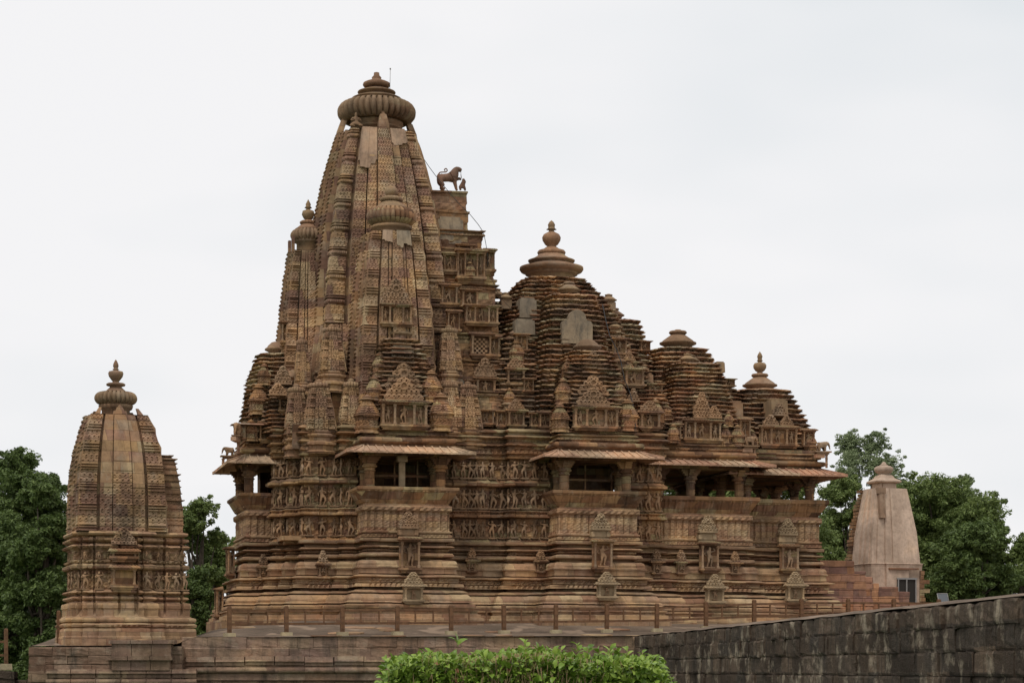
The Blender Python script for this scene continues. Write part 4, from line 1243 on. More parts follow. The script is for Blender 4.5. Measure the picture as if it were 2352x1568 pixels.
ELS = [("weathered pink stone elephant facing right on the bracket between hall and porch roofs", 1722, 1023, 4.4, 0, .44),
       ("stone elephant facing right on the outermost bracket of the entrance porch", 1888, 1036, 3.9, 0, .46),
       ("dark stone elephant seen from the front, under a slab on the left balcony roof", 546, 1000, 2.5, -1.9, .56),
       ("pale pink stone elephant facing left on the lowest bracket of the left balcony", 527, 1046, -1.0, math.pi, .40)]
first = None
for lab, u, v, b, rz, s in ELS:
    a, h = AH(u, v, b)
    if first is None:
        o = EM.obj("stone_elephant", M_fig); first = o
    else:
        o = first.copy(); C.objects.link(o)
    o.location = wpt(a, b, h); o.rotation_euler = (0, 0, TH + rz); o.scale = (s, s, s)
    o['label'] = lab; o['category'] = 'statue'; o['group'] = 'elephant statues on the temple roof'
    m = MB()
    m.box(-.40, .40, -.2, .2, -.06, 0)
    m.box(-.3, .3, -.15, .15, -.14, -.06)
    pb = m.obj("elephant_bracket", M_fig, temple); place(pb, a, -b, h, rz=rz if rz == -1.9 else 0)
    m = MB(); x = .22 if u > 1000 else (-.1 if u > 540 else -.28)
    m.lathe([(.06, -.75), (.06, -.6), (.08, -.58), (.06, -.55), (.06, -.35), (.08, -.33), (.06, -.3), (.06, -.2), (.09, -.14)], 8, x, 0); m.obj("post", M_eave, pb)
    m = MB(); m.box(-.35 if u > 1000 else -.1, .1 if u > 1000 else .9, -.12, .12, -.3, -.14); m.obj("beam", M_eave, pb)
# slab canopy over the left elephant
a, h = AH(548, 976, 2.3); m = MB()
m.box(a - .35, a + 1.3, -2.7, -1.9, h, h + .08, top=(a - .1, a + 1.2, -2.5, -1.9)); m.box(a + .1, a + .3, -2.4, -2.2, h - .6, h)
m.obj("canopy_slab", M_roof, temple)

# lion with a small crouching figure on the antefix block
v, e, r = [(0, 0, .60)], [], [.23]
def ch(s, P, R_):
    p = s
    for q, rr in zip(P, R_):
        v.append(q); r.append(rr); e.append((p, len(v) - 1)); p = len(v) - 1
    return p
ch(0, [(-.25, 0, .62), (-.43, 0, .60)], [.23, .26])
ch(0, [(.20, 0, .68), (.36, 0, .82), (.42, 0, 1.0), (.50, 0, 1.12), (.66, 0, 1.08), (.74, 0, 1.02)], [.26, .25, .22, .18, .14, .09])
for y in (-.12, .12):
    ch(2, [(-.42, y, .38), (-.22, y, .25), (-.36, y, .12), (-.15, y, .04)], [.18, .12, .09, .08])
ch(4, [(.34, -.12, .45), (.40, -.12, .22), (.44, -.12, .04), (.52, -.12, .03)], [.12, .09, .075, .065])
ch(4, [(.52, .10, .62), (.66, .12, .68), (.76, .12, .60)], [.11, .08, .06])
t = ch(2, [(-.52, 0, .72), (-.40, 0, .90), (-.22, 0, .92), (-.08, 0, .93), (0, 0, 1.02), (-.08, 0, 1.12), (-.18, 0, 1.05), (-.12, 0, .97)], [.05, .035, .035, .035, .035, .035, .035, .03])
V, Fc = skin_mesh("l", v, e, r, 1)
m = MB(); add_skin(m, V, Fc)
m.tube([(.70, 0, .98), (.70, -.02, .82), (.73, 0, .66)], [.02, .02, .02], 6)
v, e, r = [(.78, 0, .30)], [], [.15]
ch(0, [(.84, 0, .45), (.84, 0, .58), (.82, 0, .66)], [.12, .06, .09]); ch(1, [(.92, -.05, .50), (.84, -.06, .62)], [.045, .04]); ch(0, [(.66, 0, .20), (.68, 0, .04)], [.09, .05]); ch(0, [(.90, -.04, .16), (.93, 0, .03)], [.07, .05])
V, Fc = skin_mesh("l2", v, e, r, 1); add_skin(m, V, Fc)
a, h = AH(1028, 438, .3)
o = m.obj("lion_statue", M_statue)
o.location = wpt(a, .3, h + .0); o.rotation_euler = (0, 0, TH); o.scale = (.88, .88, .90)
o['label'] = "rearing stone lion over a small figure, on the ledge right of the great spire"; o['category'] = 'statue'

def cable(name, lab, pts, r=.016):
    m = MB()
    P = []
    for u, v_, b in pts:
        a, h = AH(u, v_, b); P.append(wpt(a, b, h))
    Q = []
    for i in range(len(P) - 1):
        for t_ in (0, .25, .5, .75):
            Q.append(tuple(P[i][k] * (1 - t_) + P[i + 1][k] * t_ for k in range(3)))
    Q.append(P[-1])
    m.tube(Q, r, 5)
    o = m.obj(name, M_cable); o['label'] = lab; o['category'] = 'cable'
cable("lightning_cable", "thin black cable sagging from the great spire past the lion statue", [(974, 366, 1.8), (986, 384, 1.6), (1000, 403, 1.5), (1030, 440, 1.6), (1052, 466, 1.6), (1080, 493, 1.7), (1098, 515, 1.8), (1108, 530, 1.9), (1113, 545, 2.0), (1117, 566, 2.2), (1121, 596, 2.3), (1120, 612, 2.3)], .014)
cable("lightning_cable", "black cable running down the front of the great hall's stepped roof", [(1384, 700, 3.0), (1392, 738, 4.2), (1400, 770, 4.8), (1416, 802, 5.0), (1426, 830, 5.2), (1434, 870, 5.4), (1448, 905, 5.6), (1456, 940, 6.4), (1460, 984, 6.7)], .020)
cable("lightning_cable", "short cable strung from the lattice corner to the great hall roof", [(1130, 640, 2.6), (1140, 668, 2.8), (1156, 690, 2.6), (1180, 716, 2.4)], .010)

# ================================================================== STAIR at the entrance
st = thing("stone_staircase", "orange brown block staircase climbing to the temple porch at its right end", "staircase", wpt(20.6, 0, 0), TH)
tops = [(1922, 1961, 1287), (1961, 1988, 1311), (1988, 2003, 1324), (2003, 2019, 1339), (2019, 2064, 1347), (2064, 2088, 1358), (2088, 2128, 1384)]
a_prev = 20.0
for i, (u0, u1, vt) in enumerate(tops):
    b = 2.3
    a0, a1 = A(u0, b), A(u1, b); ht = H(vt, (a0 + a1) / 2, b)
    m = MB()
    z = -.6
    rows = []
    while z < ht - .02:
        z2 = min(ht, z + .36)
        o_ = rnd.uniform(-.02, .03)
        rows += [(o_, z + .012), (o_ + .01, z + .03), (o_ + .01, z2 - .03), (o_, z2 - .012), (-.02, z2)]
        z = z2
    sweep(m, [(a0 - 20.6 - (.8 if i == 0 else 0), -b), (a1 - 20.6, -b), (a1 - 20.6, 2.3), (a0 - 20.6 - (.8 if i == 0 else 0), 2.3)], orow(rows), seg=.3, centre=(0, 0), jit=.02, seed=i)
    m.obj("step", M_step, st)

# ================================================================== CORNER SHRINE on the left
SC = (at(266, 0, 86.0)[0], 86.0)
cs = thing("corner_shrine", "small brown stone shrine with curved tower, standing on the terrace's left corner", "shrine", (SC[0], SC[1], .95), math.radians(19))
Zs = lambda v: (HZ - v) * (84.2 + 1.8 * min(1, max(0, (1215 - v) / 260))) / F - .95
q = lambda y: Zs(803.9 + .4875 * y)            # rows measured on a closer look
m = MB()
PL = [(-1.72, -1.45), (-1.5, -1.45), (-1.5, -1.62), (-1.15, -1.62), (-1.15, -1.55), (-.75, -1.55), (-.75, -1.78), (.75, -1.78), (.75, -1.55), (1.15, -1.55), (1.15, -1.62), (1.72, -1.62), (1.72, -1.45), (2.75, -1.45),
      (2.75, 1.45), (-1.5, 1.45), (-1.5, 1.2), (-1.72, 1.2)]
PL = [(-1.78, -1.2), (-1.58, -1.2), (-1.58, -1.5), (-1.2, -1.5), (-1.2, -1.72), (-.62, -1.72), (-.62, -1.86), (.62, -1.86), (.62, -1.72), (1.2, -1.72), (1.2, -1.5), (2.48, -1.5), (2.48, 1.5), (-1.58, 1.5), (-1.58, 1.2), (-1.78, 1.2)]
rows = [(.44, -1.2), (.44, q(1400)), (.41, q(1396)), (.41, q(1375), 'c', .02, 1.), (.40, q(1350)), (.37, q(1345)), (.37, q(1325)), (.36, q(1312)), (.28, q(1306)), (.38, q(1302), 'd', .06, .2), (.40, q(1293)), (.30, q(1283)), (.24, q(1281)), (.36, q(1278)), (.38, q(1270)), (.37, q(1262)), (.24, q(1257)),
        (.16, q(1250)), (.16, q(1218)), (.19, q(1214)), (.19, q(1200)), (.16, q(1190)), (.02, q(1186)), (-.04, q(1180)), (.08, q(1174)), (.13, q(1168)), (.08, q(1160)), (-.04, q(1156)), (-.04, q(1150), 'c', .04, 1.), (.10, q(1146), 'd', .05, .18), (.16, q(1140)), (.10, q(1132)), (-.02, q(1128))]
rows += [(-.06, q(1126))] + [(-.07, q(1120 - 5 * i), 'c', .05, 1.) for i in range(17)] + [(-.04, q(1034)), (.10, q(1030)), (.14, q(1024)), (.14, q(1012)), (.02, q(1006)), (-.02, q(1002)), (.08, q(998), 'd', .05, .2), (.08, q(990)), (-.05, q(986))]
rows += [(-.07, q(984 - 6 * i), 'c', .05, 1.) for i in range(8)] + [(.02, q(934)), (.12, q(930), 'd', .06, .25), (.16, q(922)), (.02, q(912)), (-.08, q(908)), (.04, q(902)), (.12, q(895)), (.13, q(886)), (-.08, q(880)), (-.08, q(876)), (.08, q(870)), (.12, q(862)), (.08, q(854)), (-.04, q(850))]
sweep(m, PL, orow(rows), seg=.045, centre=(0, 0), jit=.012, gap=(.66, .10, .16, q(1225), q(880)))
body = m.obj("carved_wall", M_base, cs)
BC = [(-.24, .24, .12, 'j'), (.25, .55, .05, 'q'), (.62, 1.0, .02, 'l')]
m = spire_mesh(0, 0, q(850), q(318), 1.68, 1.08, 3.0, [(-.22, .22, .14, 'j'), (.24, .52, .06, 'j'), (.60, 1.0, .03, 'l')], res=.032, bh=.98, seed=8, plainz=q(600) + .4, cell=.19, slat=True, base_in=.16, pall=True)
for k, (x, y) in enumerate(((-.9, -.88), (.9, -.88), (.9, .88), (-.9, .88))):
    m.box(x - .13, x + .13, y - .13, y + .13, q(330), q(282), top=(x * .8 - .05, x * .8 + .05, y * .8 - .05, y * .8 + .05))
m.box(-.28, .28, -1.16, -1.0, q(325), q(300), top=(-.24, .24, -1.1, -.96)); m.box(-.17, .17, -1.1, -.96, q(300), q(282), top=(-.10, .10, -1.04, -.92)); m.box(-.08, .08, -1.05, -.93, q(282), q(270), top=(-.01, .01, -1.0, -.92))
tw = m.obj("tower", M_spire, cs)
m = MB()
fx = interp([(492, 1.90), (505, 2.04), (530, 2.14), (580, 2.24), (640, 2.34), (720, 2.42), (850, 2.46)])
ys_ = [850, 808, 770, 732, 696, 664, 634, 606, 578, 552, 528, 508, 492]
for k_ in range(len(ys_) - 1):
    z0, z1 = ys_[k_], ys_[k_ + 1]; x1 = fx(z0); xt = fx(z1)
    big = k_ in (3, 7, 10)
    rr = [(0, q(z0))] + [(-(x1 - xt) * i / 5, q(z0) + (q(z1 + 6) - q(z0)) * i / 5, 'j' if k_ < 5 else 'c', .02, .2) for i in range(6)] + ([(.08, q(z1 + 5)), (.08, q(z1 + 1))] if big else [(.02, q(z1 + 5)), (.02, q(z1 + 1))]) + [(-(x1 - xt), q(z1))]
    sweep(m, [(.9, -1.24), (x1, -1.24), (x1, 1.1), (.9, 1.1)], orow(rr), seg=.05, centre=(0, 0))
m.obj("antefix", M_base, cs)
m = MB(); m.lathe([(.55, q(330)), (.55, q(285)), (.64, q(278)), (.68, q(262)), (.60, q(256)), (.7, q(252))], 40); m.obj("neck", M_smooth, tw)
m = amalaka(.84, .245, 26, q(228)); m.obj("ribbed_disc", M_smooth, tw)
m = MB(); m.lathe([(.46, q(203)), (.48, q(197)), (.40, q(194)), (.24, q(176)), (.22, q(173)), (.36, q(168)), (.38, q(161)), (.32, q(156)), (.16, q(153)), (.12, q(149)), (.18, q(140)), (.27, q(125)), (.30, q(110)), (.27, q(101)), (.12, q(97)), (.09, q(94)), (.14, q(91)), (.09, q(88)), (.08, q(84)), (.11, q(78)), (.10, q(66)), (.05, q(52)), (0, q(43))], 32)
m.obj("finial", M_smooth, tw)
nr = niche_proto(1.0, q(935) - q(998), figs=False); nr.parent = cs; nr.location = (0, -1.86, q(998))
m = pediment_mesh(1.0, q(835) - q(915)); o = m.obj("fretwork_gable", M_base, cs); o.location = (0, -1.98, q(915))
nr = niche_proto(.95, q(1012) - q(1140), figs=False, base=.3); nr.parent = cs; nr.location = (0, -1.86, q(1140))
for x, y in ((-1.42, -1.5), (-.92, -1.72), (.92, -1.72), (1.42, -1.5), (1.75, -1.5), (2.1, -1.5), (2.45, -1.5)):
    fig(body, x, y - .05, q(1122), q(1040) - q(1122), 0, None)
    fig(body, x, y - .05, q(982), (q(940) - q(982)) * .95, 0, None)
for x, y in ((-1.58, -1.35), (-1.78, -.9), (-1.78, -.1)):
    fig(body, x - .05, y, q(1122), q(1040) - q(1122), -math.pi / 2, None)

# ================================================================== PLASTERED SHRINE on the right
PY = 108.0
ps = thing("plastered_shrine", "plain pink plastered shrine tower with stone cap, behind the staircase", "shrine", (at(2030, 0, PY)[0], PY, 1.9), math.radians(17))
zq = lambda y: (HZ - (976 + .3775 * y)) * PY / F - 1.9
m = MB()
z0, z1 = zq(852), zq(392)
prf = interp([(z0, 1.0), (z0 + (z1 - z0) * .42, .90), (z0 + (z1 - z0) * .73, .76), (z1, .63)])
N_ = 26
rows = [(prf(z0 + (z1 - z0) * i / N_), 0, z0 + (z1 - z0) * i / N_) for i in range(N_ + 1)]
sweep(m, ratha(1.52, ((.16, 1.0), (.42, .955), (.70, .91), (.87, .87))), rows, seg=.12, centre=(0, 0), jit=0, jz=0)
tw = m.obj("tower", M_plaster, ps)
m = MB()
zb = -.5
sweep(m, ratha(1.52, ((.4, .99), (.9, .91))), [(1, -.02, zb), (1.0, .0, zq(870)), (1, .02, zq(856)), (1, .05, zq(850)), (1, 0, zq(846))], seg=.2, centre=(0, 0), jit=0, jz=0)
lw = m.obj("lower_wall", M_plaster, ps)
m = MB(); m.box(-.05, .95, -1.57, -1.48, .02, zq(945)); o = m.obj("door_pane", M_glass, ps)
m = MB()
for x in (-.05, .40, .90): m.box(x, x + .06, -1.62, -1.57, .02, zq(945))
m.box(-.10, 1.0, -1.63, -1.565, zq(945), zq(935)); m.obj("door_frame", M_metal, ps)
m = MB(); m.box(-.5, 1.1, -1.60, -1.48, zq(885), zq(876)); m.obj("ledge", M_step, ps)
m = MB()                         # bare masonry where the plaster has fallen off
for i in range(14):
    z = zb + .4 + i * .22
    e = rnd.uniform(.02, .16) if i not in (4, 9, 11) else .34
    m.box(1.25, 1.44 + e, -1.40 - rnd.uniform(0, .05), -1.0, z, z + .20)
m.obj('bare_masonry', M_wall, ps)
m = MB()
for i in range(34):
    z = zq(840) + i * .175
    if z > z1 - .1: break
    w = 1.52 * .93 * prf(z)
    e = rnd.uniform(.02, .10) + (.12 if i % 5 in (0, 1) else 0)
    m.box(-w - .02 - e * .7, -w + .2, w * .45, w * .9, z, z + .14)
m.obj("bare_masonry", M_wall, ps)
m = MB(); zt = z1
for k, (w, a_, b_) in enumerate(((.50, 392, 372), (.50, 372, 356))): sweep(m, ratha(w, ((.6, 1), (.9, .9))), [(1, 0, zq(a_)), (1, 0, zq(b_))], seg=.3, centre=(0, 0), jit=.01)
sweep(m, ratha(.58, ((.6, 1), (.92, .92))), [(1, 0, zq(357)), (1.05, .08, zq(350)), (1.02, .10, zq(343)), (.75, 0, zq(325)), (.62, 0, zq(310)), (.5, 0, zq(302))], seg=.3, centre=(0, 0), jit=0)
m.lathe([(.28, zq(306)), (.26, zq(299)), (.38, zq(291)), (.47, zq(276)), (.47, zq(260)), (.34, zq(250)), (.2, zq(248)), (.22, zq(244)), (.12, zq(236)), (.10, zq(228)), (0, zq(221))], 24)
m.obj("cap", M_plaster, tw)
a0 = .5
m = MB(); m.box(-.85, -.45, -1.12, -.8, zq(428), zq(392)); m.box(-.85, -.55, -1.34, -1.0, zq(575), zq(430), top=(-.80, -.52, -1.15, -.9)); m.obj("stone_lug", M_pale, ps)

# ================================================================== GROUND AND TERRACE
m = MB(); m.box(-900, 900, -300, 1500, -2.2, -1.6)
M_grass = plain("lawn_ground", (.055, .10, .03), .95, noise=.5, scale=.8)
o = m.obj("ground", M_grass); o['kind'] = 'structure'

def smooth(t): t = np.clip(t, 0, 1); return t * t * (3 - 2 * t)
WC = (4.7, 83.2)                # corner between the front wall and the right wall
WR = [(4.7, 83.2), (6.53, 66.8), (8.69, 42.7), (9.15, 36.5), (9.9, 27.0), (11.6, 8.0), (13.4, -12.0)]
def wallx(Y): return np.interp(-np.asarray(Y, float), [-p[1] for p in WR], [p[0] for p in WR])
def terr(X, Y):
    X = np.asarray(X, float); Y = np.asarray(Y, float)
    ze = np.interp(X, [-18.5, -12.9, -12.2, 5], [.90, .93, 1.25, 1.29])
    zt = 2.05
    t = smooth((Y - 82.9 - .25 * np.clip(X + 11, 0, 40)) / 8.5)
    zl = ze + (zt - ze) * t * np.interp(X, [-13, -9], [.45, 1])
    s_ = t
    zr_ = (1.30 + .42 * smooth((X - wallx(Y)) / 9)) * (1 - s_) + 2.02 * s_
    w = smooth((X - 3.5) / 3)
    return zl * (1 - w) + zr_ * w

# terrace floor
xs = np.concatenate([np.linspace(-18.6, 4.6, 60)])
ys = np.concatenate([np.linspace(83.0, 95, 50), np.linspace(96, 135, 20)])
X, Y = np.meshgrid(xs, ys)
Z = terr(X, Y) + .03 * (vn(X * 1.2, Y * 1.2) - .5)
m = MB(); m.grid(X, Y, Z)
ys2 = np.concatenate([np.linspace(-12, 26, 40), np.linspace(27, 83.2, 110), np.linspace(83.6, 95, 24), np.linspace(96, 135, 20)])
t = np.linspace(0, 1, 50) ** 1.6
Y2 = np.repeat(ys2[:, None], 50, 1)
x0 = np.where(Y2 > 83.2, 4.6, wallx(Y2) + .02)
X2 = x0 + t[None] * (44 - x0)
Z2 = terr(X2, Y2) + .03 * (vn(X2 * 1.2, Y2 * 1.2) - .5) + .20 * smooth((X2 - x0) / 1.8) * (1 - smooth((X2 - x0 - 3) / 7)) * np.clip((83 - Y2) / 6, 0, 1)
m.grid(X2, Y2, Z2)
def groundmat():
    mt, nt, b = newmat("terrace_ground", .95, .15)
    tcx = nd(nt, 'TexCoord')
    n1 = nd(nt, 'TexNoise', i2=.55, i3=6.0, i4=.6); nt.links.new(tcx.outputs["Object"], n1.inputs[0])
    c = ramp(nt, n1.outputs[0], [(.3, (.10, .075, .055)), (.5, (.155, .115, .085)), (.62, (.20, .15, .11)), (.75, (.14, .12, .085))])
    n2 = nd(nt, 'TexNoise', i2=9.0, i3=6.0, i4=.7); nt.links.new(tcx.outputs["Object"], n2.inputs[0])
    c = mix(nt, .6, c, ramp(nt, n2.outputs[0], [(.3, (.55, .55, .55)), (.7, (1.35, 1.3, 1.25))]), 'MULTIPLY')
    mpn = nd(nt, 'Mapping'); mpn.inputs["Scale"].default_value = (.5, .35, 1); nt.links.new(tcx.outputs["Object"], mpn.inputs[0])
    vo = nd(nt, 'TexNoise', i2=1.6, i3=2.0); nt.links.new(mpn.outputs[0], vo.inputs[0])
    c = mix(nt, ramp(nt, vo.outputs[0], [(.60, (0, 0, 0)), (.66, (.7, .7, .7))]), c, (.33, .24, .17))
    nt.links.new(c, b.inputs["Base Color"])
    bp = nd(nt, 'Bump'); bp.inputs["Strength"].default_value = .5; bp.inputs["Distance"].default_value = .05
    nt.links.new(n2.outputs[0], bp.inputs["Height"]); nt.links.new(bp.outputs[0], b.inputs["Normal"])
    return mt
M_tground = groundmat()
o = m.obj("terrace", M_tground); o['kind'] = 'structure'
m = MB()
for i in range(20):                # flat paving stones lying in the terrace soil
    x = rnd.uniform(-11, 12); y = rnd.uniform(84.5, 90)
    if x > 4: y += 2.5
    w, d = rnd.uniform(.25, .8), rnd.uniform(.2, .5)
    a = rnd.uniform(-.4, .4); z = float(terr(x, y))
    sl = (float(terr(x, y + .5)) - float(terr(x, y - .5)))
    V = []
    for k in range(7):
        f = k / 7 * 6.283; rr = rnd.uniform(.8, 1.1)
        px, py = math.cos(f) * w * rr, math.sin(f) * d * rr
        qx_, qy_ = px * math.cos(a) - py * math.sin(a), px * math.sin(a) + py * math.cos(a)
        V.append((x + qx_, y + qy_, z + qy_ * sl + .035))
    V2 = [(p[0], p[1], p[2] - .12) for p in V]
    m.add(V + V2, [[list(range(7))], [[i_, 7 + i_, 7 + (i_ + 1) % 7, (i_ + 1) % 7] for i_ in range(7)]])
o = m.obj("paving_stones", M_base); o['kind'] = 'structure'

# masonry walls of the terrace
def masonry(m, P, zt, zb, course, lmin, lmax, jy=.03, seed=0, thick=.6, ragged=0.0, profile=None):
    """separate rough blocks laid in courses along the polyline P; outward normal is to the right of its direction"""
    R_ = random.Random(seed)
    for i in range(len(P) - 1):
        a, b = Vector((*P[i], 0)), Vector((*P[i + 1], 0))
        L_ = (b - a).length; d = (b - a).normalized(); n = Vector((d.y, -d.x, 0))
        k = 0; z = zt[i]
        zz = zb
        nco = int(math.ceil((max(zt[i], zt[i + 1]) - zb) / course))
        for k in range(nco):
            s = -R_.uniform(0, lmin)
            while s < L_:
                l = R_.uniform(lmin, lmax)
                s0, s1 = max(s, 0), min(s + l, L_)
                s += l
                if s1 - s0 < .05: continue
                z1a = zt[i] + (zt[i + 1] - zt[i]) * (s0 / L_) - k * course; z1b = zt[i] + (zt[i + 1] - zt[i]) * (s1 / L_) - k * course
                h = course
                if k == nco - 1 and zb < 0: h = course + .5
                o = R_.uniform(-jy, jy); o2 = o + R_.uniform(-jy, jy) * .5
                if profile: o += profile(k); o2 += profile(k)
                g = .006
                top = R_.uniform(-ragged, 0) if k == 0 else 0
                A0, A1 = a + d * (s0 + g), a + d * (s1 - g)
                nx = max(1, int((s1 - s0) / .3))
                cols = []
                for j in range(nx + 1):
                    p = A0 + (A1 - A0) * (j / nx)
                    zt_ = z1a + (z1b - z1a) * j / nx + top * (1 if j in (0, nx) else .4)
                    oo = o + (o2 - o) * j / nx
                    edge = .013
                    col = []
                    for f, e in ((0, edge), (.12, 0), (.4, 0), (.7, 0), (.9, 0), (1, edge)):
                        zc = zt_ - g - (h - 2 * g) * f
                        q_ = p + n * (oo - e + R_.uniform(-.012, .012))
                        if j in (0, nx): q_ = q_ - n * .012
                        col.append((q_.x, q_.y, zc))
                    cols.append(col)
                arr = np.array(cols)                 # (nx+1, 6, 3)
                back = arr.copy(); 
                tb = np.array([-n.x * thick, -n.y * thick, 0])
                m.grid(arr[..., 0].T, arr[..., 1].T, arr[..., 2].T)
                top_e = arr[:, 0]; V = np.concatenate([top_e, top_e + tb]); nn = len(top_e)
                m.add(V, [[[j, j + 1, nn + j + 1, nn + j] for j in range(nn - 1)]])
                for e_ in (0, -1):
                    side = arr[e_]; V = np.concatenate([side, side + tb])
                    m.add(V, [[[j, j + 1, 6 + j + 1, 6 + j] if e_ == 0 else [j + 1, j, 6 + j, 6 + j + 1] for j in range(5)]])
m = MB()
masonry(m, [(-12.6, 83.0), WC], [1.27, 1.29], -1.7, .42, .6, 1.6, seed=3, ragged=.05, profile=lambda k: (0, 0, .10, .02, .05, .1, .1, .1)[min(k, 7)])
m.box(-12.6, 4.7, 83.2, 83.6, -1.7, 1.2)
m.box(-12.45, 4.6, 82.88, 83.1, -.4, .2)
# ledge, roll moulding and loose carved stones set into the face
for i in range(15):
    x = -12.4 + i * 1.13; w = rnd.uniform(1.08, 1.12); dz = rnd.uniform(-.02, .02)
    if i in (9,): continue
    m.box(x, x + w, 82.72, 83.1, .30 + dz, .50 + dz, top=(x + .005, x + w - .005, 82.78, 83.1))
    m.box(x + .005, x + w - .005, 82.80, 83.1, .16 + dz, .30 + dz)
    m.tube([(x, 82.86, -.02), (x + w + .03, 82.86, -.02)], .12, 12)
o = m.obj("terrace_wall", M_terwall)
o['label'] = "long weathered terrace wall of mixed pink and brown blocks below the temple fence"; o['category'] = 'wall'
m = MB()
o_ = 0
# stepped plinth under the corner shrine
masonry(m, [(-18.3, 82.4), (-12.5, 82.4)], [.86, .90], -1.7, .34, .6, 1.5, seed=5, ragged=.03, profile=lambda k: (0, -.03, 0, .10, .02, .08, .1, .1)[min(k, 7)])
masonry(m, [(-18.3, 92.0), (-18.3, 82.4)], [.86, .86], -1.7, .34, .6, 1.5, seed=6, ragged=.03)
m.box(-18.2, -12.6, 82.6, 84.2, -1.7, .86)
for (x0, x1, y0, z0, z1) in ((-15.2, -12.7, 82.0, .98, 1.12), (-15.3, -12.8, 81.95, .98 - .62, .98 - .46), (-15.1, -12.85, 82.1, .52, .98), (-15.1, -12.9, 82.1, -.02, .36)):
    k = 3; 
    for i in range(k):
        a, b = x0 + (x1 - x0) * i / k, x0 + (x1 - x0) * (i + 1) / k - .02
        m.box(a, b, y0 + rnd.uniform(0, .03), 82.7, z0, z1 + rnd.uniform(-.01, .01))
for i in range(6):
    x = -17.6 + i * .95
    m.box(x, x + .93, 82.14, 82.5, -.14, .02, top=(x + .01, x + .92, 82.2, 82.5)); m.box(x + .03, x + .9, 82.24, 82.5, -.30, -.14)
    m.tube([(x, 82.25, -.46), (x + .93, 82.25, -.46)], .11, 10)
o = m.obj("shrine_plinth_wall", M_terwall)
o['label'] = "stepped block wall under the corner shrine at the left end of the terrace"; o['category'] = 'wall'
m = MB()
masonry(m, [WC] + WR[1:], [1.30] * 7, .84, .46, .6, 1.7, jy=.05, seed=29, thick=.7, ragged=.09)
masonry(m, [WC] + WR[1:], [.83] * 7, -1.7, .48, 1.2, 1.9, jy=.035, seed=9, thick=.7, ragged=.03)
for a, b in zip(WR[:-1], WR[1:]):
    m.add([(a[0] + .25, a[1], -1.7), (b[0] + .25, b[1], -1.7), (b[0] + .25, b[1], 1.15), (a[0] + .25, a[1], 1.15)], [[[0, 1, 2, 3]]])
o = m.obj("retaining_wall", M_dark)
o['label'] = "blackened block retaining wall sloping across the lower right of the photo"; o['category'] = 'wall'
# low broken wall at the lower left
m = MB()
masonry(m, [(-24, 84.0), (-19.2, 84.0)], [.0, .0], -1.7, .32, .5, 1.1, seed=12, ragged=.1)
masonry(m, [(-19.3, 84.3), (-18.5, 84.3)], [-.3, -.35], -1.7, .32, .4, .7, seed=13, ragged=.1)
m.box(-24, -19.3, 84.2, 84.7, -1.7, -.1)
o = m.obj("low_wall", M_dark); o['label'] = "low broken stone wall in the bottom left corner"; o['category'] = 'wall'

# ================================================================== FENCES
def fence_line(lab, P0, P1, n, mids, zf, ph=1.17, foot=True, ext=.0):
    f = thing("post_and_rail_fence", lab, "fence", (P0[0], P0[1], zf(*P0)))
    f['group'] = "brown rail fences"
    bx, by, bz = f.location
    d = Vector((P1[0] - P0[0], P1[1] - P0[1])); L_ = d.length; d.normalize(); ang = math.atan2(d.y, d.x)
    post = rail = None
    zs = []
    for i in range(n + 1):
        x, y = P0[0] + d.x * L_ * i / n, P0[1] + d.y * L_ * i / n
        z = zf(x, y); zs.append((x - bx, y - by, z - bz))
    pm = MB(); w = .075
    pm.box(-w, w, -w, w, -.1, ph - .05); pm.box(-w * .96, w * .96, -w * .96, w * .96, ph - .05, ph, top=(-w * .7, w * .7, -w * .7, w * .7))
    po = pm.obj("post", M_fence, f); place(po, *zs[0], rz=ang)
    fm = MB(); fm.box(-.22, .22, -.16, .16, -.12, .13, top=(-.21, .21, -.15, .15)); fo = None
    bm_ = MB(); bm_.box(-.028, .028, -.028, .028, .46, .99); bo = None
    for i, (x, y, z) in enumerate(zs):
        if i:
            c = po.copy(); C.objects.link(c); place(c, x, y, z, rz=ang + rnd.uniform(-.05, .05)); c.rotation_euler.x = rnd.uniform(-.012, .012); c.rotation_euler.y = rnd.uniform(-.01, .01)
        if foot:
            if fo is None: fo = fm.obj("footing", M_conc, f); c = fo
            else: c = fo.copy(); C.objects.link(c)
            place(c, x, y, z, rz=ang)
        if i < n:
            x2, y2, z2 = zs[i + 1]
            for j in range(1, mids + 1):
                t = j / (mids + 1)
                if bo is None: bo = bm_.obj("baluster", M_fence, f); c = bo
                else: c = bo.copy(); C.objects.link(c)
                place(c, x + (x2 - x) * t, y + (y2 - y) * t, z + (z2 - z) * t, rz=ang)
    for hh in (.98, .46):
        m = MB()
        for i in range(n):
            a, b = zs[i], zs[i + 1]
            for q0, q1 in ((a, b),):
                nx_, ny_ = -d.y * .03, d.x * .03
                V = []
                for p in (q0, q1):
                    V += [(p[0] - nx_, p[1] - ny_, p[2] + hh - .045), (p[0] + nx_, p[1] + ny_, p[2] + hh - .045), (p[0] + nx_, p[1] + ny_, p[2] + hh + .045), (p[0] - nx_, p[1] - ny_, p[2] + hh + .045)]
                m.add(V, [[[0, 4, 5, 1], [1, 5, 6, 2], [2, 6, 7, 3], [3, 7, 4, 0]]])
        m.obj("rail", M_fence, f)
    return f
P0 = at(527, 0, 84.2)[:2]; P1 = at(2258, 0, 96.5)[:2]
fz = lambda x, y: float(terr(x, y))
fence_line("long brown post and rail fence along the terrace edge in front of the temple", P0, P1, 15, 2, fz)
m = None
